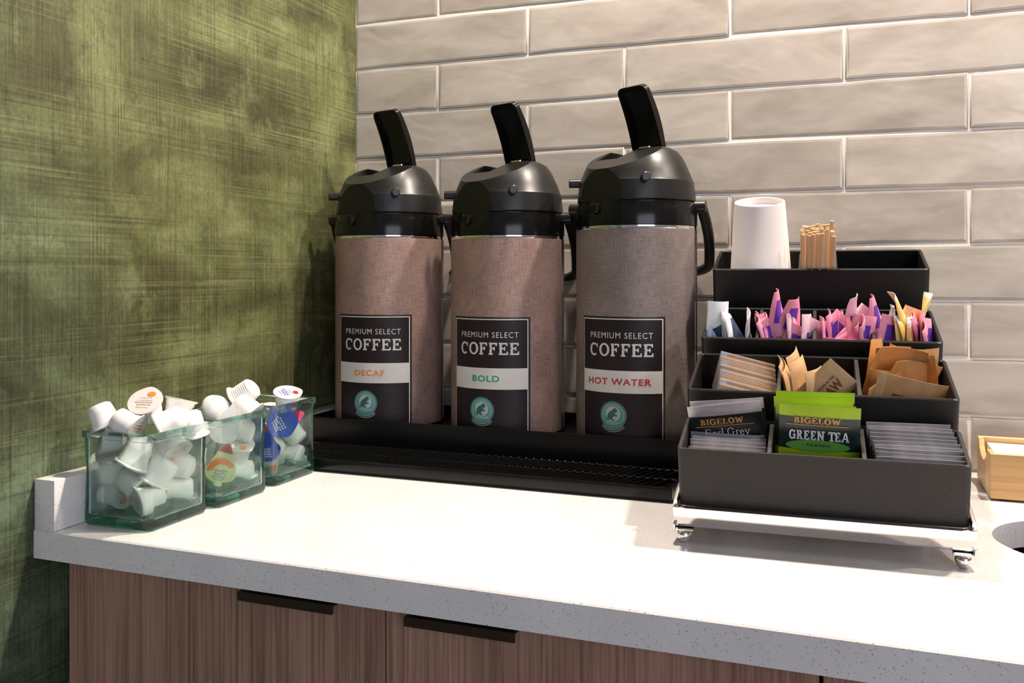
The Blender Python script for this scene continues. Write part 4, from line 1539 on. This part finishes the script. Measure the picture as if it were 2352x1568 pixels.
lst = [
    (wh, -.1190, .245, .014, 12, .1, .12, 'white packet standing highest at the left end of the third tier', dict(h=.058, w=.026)),
    (wh, -.1100, .250, .002, 70, .1, .40, 'white packet leaning furthest left in the fanned group, ' + C1, {}),
    (wh, -.1050, .248, .004, 75, .1, .28, 'second white packet of the fanned group, ' + C1, {}),
    (wh, -.1005, .246, .006, 78, .1, .12, 'third white packet of the fanned group, ' + C1, {}),
    (wh, -.0965, .250, .004, 82, .1, -.10, 'fourth white packet of the fanned group, ' + C1, {}),
    (nv, -.0880, .250, .000, 15, .1, -.45, 'navy packet lying slanted in the ' + C1, {}),
    (wh, -.0770, .262, .004, 80, .1, -.25, 'curled white packet against the divider, ' + C1, dict(c_=-.008)),
    (pk, -.0470, .258, .026, 5, .02, .05, 'tall pointed pink and purple packet, ' + C2, dict(w=.022, h=.058, tw=1.45)),
    (pk, -.0380, .262, .018, -8, .05, .26, 'pink and purple packet leaning right, ' + C2, dict(w=.028, h=.056, tw=1.30)),
    (pk, -.0420, .250, -.010, 10, .1, .5, 'low pink packet lying across the front, ' + C2, {}),
    (pp, -.0180, .248, -.004, 30, .1, .55, 'pale pink packet low on the right, ' + C2, {}),
    (pp, -.0110, .250, .000, 60, .1, .25, 'pale pink packet against the divider, ' + C2, {}),
    (pk, .0020, .256, .012, 6, .08, .74, 'large pink and purple packet slanting right, ' + C3, dict(w=.034, h=.050, tw=0)),
    (pk, .0190, .248, .006, 4, .08, .75, 'pink packet slanting in front with purple panel, ' + C3, dict(w=.030, h=.048, tw=0)),
    (pk, .0020, .246, -.004, 0, .1, .95, 'low pink packet slanted flattest, ' + C3, {}),
    (pp, .0250, .264, .014, 18, .05, .74, 'white-tipped purple packet standing high, ' + C3, dict(w=.026, h=.056)),
    (pp, .0430, .262, .020, 15, .0, -.15, 'pale pink packet curling over at the top, ' + C3, dict(w=.020, h=.058, c_=-.010, tw=.9)),
    (pk, .0430, .240, .004, 15, .1, .25, 'pink packet with purple panel low at centre right, ' + C3, {}),
    (pk, .0560, .246, .004, 70, .1, -.30, 'pink packet leaning on the right divider, ' + C3, dict(c_=-.006)),
    (pk, .0290, .2270, -.020, 0, .02, .03, 'pink packet flat along the front, ' + C3, dict(w=.050, h=.055, tw=0)),
    (pk, .0690, .260, .022, 5, .02, -.12, 'pink and purple packet standing at the left, ' + C4, dict(w=.020, h=.056, tw=1.40)),
    (pk, .0720, .240, .004, 40, .1, .35, 'pink packet low at the left, ' + C4, {}),
    (wh, .0815, .256, .010, 20, .1, .10, 'white packet with blue print between pink and peach ones, ' + C4, dict(w=.024, tw=1.2)),
    (pe, .0890, .258, .010, 20, .05, .45, 'peach packet leaning right, ' + C4, {}),
    (ye, .1020, .264, .030, 40, .0, -.42, 'tallest yellow packet in the ' + C4, dict(w=.018, h=.060, tw=1.25)),
    (ye, .1110, .262, .022, 45, .0, .24, 'curved yellow packet standing at the right, ' + C4, dict(w=.018, h=.058, c_=-.005, tw=1.2)),
    (pk, .1190, .246, -.002, 60, .1, .35, 'pink packet at the right end, ' + C4, {}),
    (pk, .1245, .250, -.002, 75, .1, -.25, 'last pink packet against the right wall, ' + C4, {}),
]
rr_ = random.Random(11)
for fn, xa, xb, cnt, nm, cc in ((pk, -.0640, -.0530, 5, 'pink', C2), (pp, -.0290, -.0230, 2, 'pale pink', C2), (pk, .0100, .0480, 5, 'pink', C3), (ye, .0930, .1080, 6, 'yellow', C4), (pk, .1140, .1160, 2, 'pink', C4)):
    for i in range(cnt):
        x = xa + (xb - xa) * i / max(1, cnt - 1)
        lst.append((fn, x, rr_.uniform(.248, .266), rr_.uniform(-.004, .004), rr_.uniform(74, 92), .06, rr_.uniform(-.25, .3),
                    ORD[i] + ' low %s packet edge-on from the left, %s' % (nm, cc), dict(w=.024, tw=rr_.uniform(-.2, .2), c_=rr_.uniform(-.004, .004))))
for fn, x, y, dz_, yaw, lean, roll, lab, kw in lst:
    place(fn(**kw), 'sweetener_packet', x, y, F3 + dz_ + .014, radians(yaw), lean, roll, lab, 'sweetener packet', 'sweetener packets on the third tier')

# ---- top tier: paper cup and stirrers
cp = empty('paper_cup', (0, 0, 0), 'white paper cup turned upside down on the top tier', 'cup')
cp.matrix_world = OM @ Matrix.Translation((-.0735, .4105, TIER[4][4] + .001))
zt4 = .229 - TIER[4][4]
MB().lathe([(.0445, .004), (.0458, .0045), (.0462, .006), (.0458, .0078), (.0450, .0085), (.0330, zt4 - .001), (.0325, zt4), (.0308, zt4), (.0303, zt4 - .001), (.0303, zt4 - .009)], 64, cap=False).build('wall', M_CUP, cp, smooth=True, sharp=50)
MB().lathe([(.0001, zt4 - .0092), (.0300, zt4 - .0092), (.0306, zt4 - .0085)], 48, cap=False).build('base_disc', M_CUP, cp, smooth=True)

stm = MB().box(-.0028, .0028, -.0007, .0007, 0, .132).build('stirrer', M_STICK, bevel=.0006, seg=1)
sme = stm.data
bpy.data.objects.remove(stm)
rs = random.Random(3)
k = 0
for iy in range(7):
    for ix in range(7):
        x = -.0170 + ix * .0057 + rs.uniform(-.0006, .0006)
        y = .3680 + iy * .0095 + rs.uniform(-.001, .001)
        z = TIER[4][4] + .001 + rs.uniform(-.002, .004)
        lab = 'thin wooden stirrer standing in the bundle on the top tier'
        if (ix, iy) == (6, 3):
            z += .012
            lab = 'wooden stirrer standing tallest at the right of the bundle'
        elif (ix, iy) == (5, 0):
            z += .008
            lab = 'wooden stirrer at the front right of the bundle, a little taller'
        o = bpy.data.objects.new('stirrer', sme)
        COL.objects.link(o)
        o.matrix_world = OM @ Matrix.Translation((x, y, z)) @ Matrix.Rotation(rs.uniform(-.4, .4), 4, 'Z') @ Matrix.Rotation(rs.uniform(-.02, .02), 4, 'Y') @ Matrix.Rotation(rs.uniform(-.02, .02), 4, 'X')
        tag(o, lab, 'stirrer', 'wooden stirrers on the top tier')

# ------------------------------------------------------------------ bamboo napkin box
bx = empty('napkin_box', (0.9620, -0.1660, 0.0), 'open bamboo box of white napkins at the right edge, by the tiled wall', 'box')
W, D, HB, t = .19, .122, .0565, .006
MB().box(0, W, 0, t, .003, HB).build('front_panel', M_BAMBOO, bx, bevel=.0008, seg=1)
MB().box(0, W, D - t, D, .003, HB + .001).build('back_panel', M_BAMBOO, bx, bevel=.0008, seg=1)
MB().box(t, W - t, t, D - t, .003, .008).build('bottom', M_BAMBOO, bx)
for x in (0, W - t):
    prof = [(t, .003), (D - t, .003), (D - t, HB)]
    for i in range(13):
        a = i / 12
        prof.append((D - t - .012 - a * (D - 2 * t - .034), HB - .019 * sin(pi * a) ** .55))
    prof.append((t, HB))
    nP = len(prof)
    m_ = MB().add([(x, p[0], p[1]) for p in prof] + [(x + t, p[0], p[1]) for p in prof],
                  [tuple(range(nP)), tuple(reversed(range(nP, 2 * nP)))] + [(i, (i + 1) % nP, nP + (i + 1) % nP, nP + i) for i in range(nP)])
    m_.build('side_panel', M_BAMBOO, bx)
for (x, y) in ((.016, .012), (W - .016, .012), (.016, D - .012), (W - .016, D - .012)):
    MB().lathe([(.006, .0003), (.006, .0031)], 14, (x, y)).build('foot', M_RUBBER, bx)
for k in range(9):
    v, f = [], []
    z0 = .0085 + k * .0046
    nx, ny = 8, 5
    for s_ in (0, 1):
        for j in range(ny + 1):
            for i in range(nx + 1):
                u, q = i / nx, j / ny
                v.append((.0105 + u * .168, .009 + q * .104, z0 + s_ * .0042 + (.0010 * sin(3 * u + k) * q if k == 8 else 0)))
    m = (nx + 1) * (ny + 1)
    for j in range(ny):
        for i in range(nx):
            a = j * (nx + 1) + i
            f += [(a, a + nx + 1, a + nx + 2, a + 1), (m + a, m + a + 1, m + a + nx + 2, m + a + nx + 1)]
    bd = [i for i in range(nx + 1)] + [j * (nx + 1) + nx for j in range(1, ny + 1)] + [ny * (nx + 1) + i for i in range(nx - 1, -1, -1)] + [j * (nx + 1) for j in range(ny - 1, 0, -1)]
    for i in range(len(bd)):
        a, b2 = bd[i], bd[(i + 1) % len(bd)]
        f.append((a, b2, b2 + m, a + m))
    o = fixn(obj('napkin', v, f, M_PAPER, None, True, 40))
    o.location = (0.9620, -0.1660, 0)
    tag(o, 'white folded napkin on top of the stack in the bamboo box' if k == 8 else 'white folded napkin in the stack inside the bamboo box', 'napkin', 'napkins in the bamboo box')
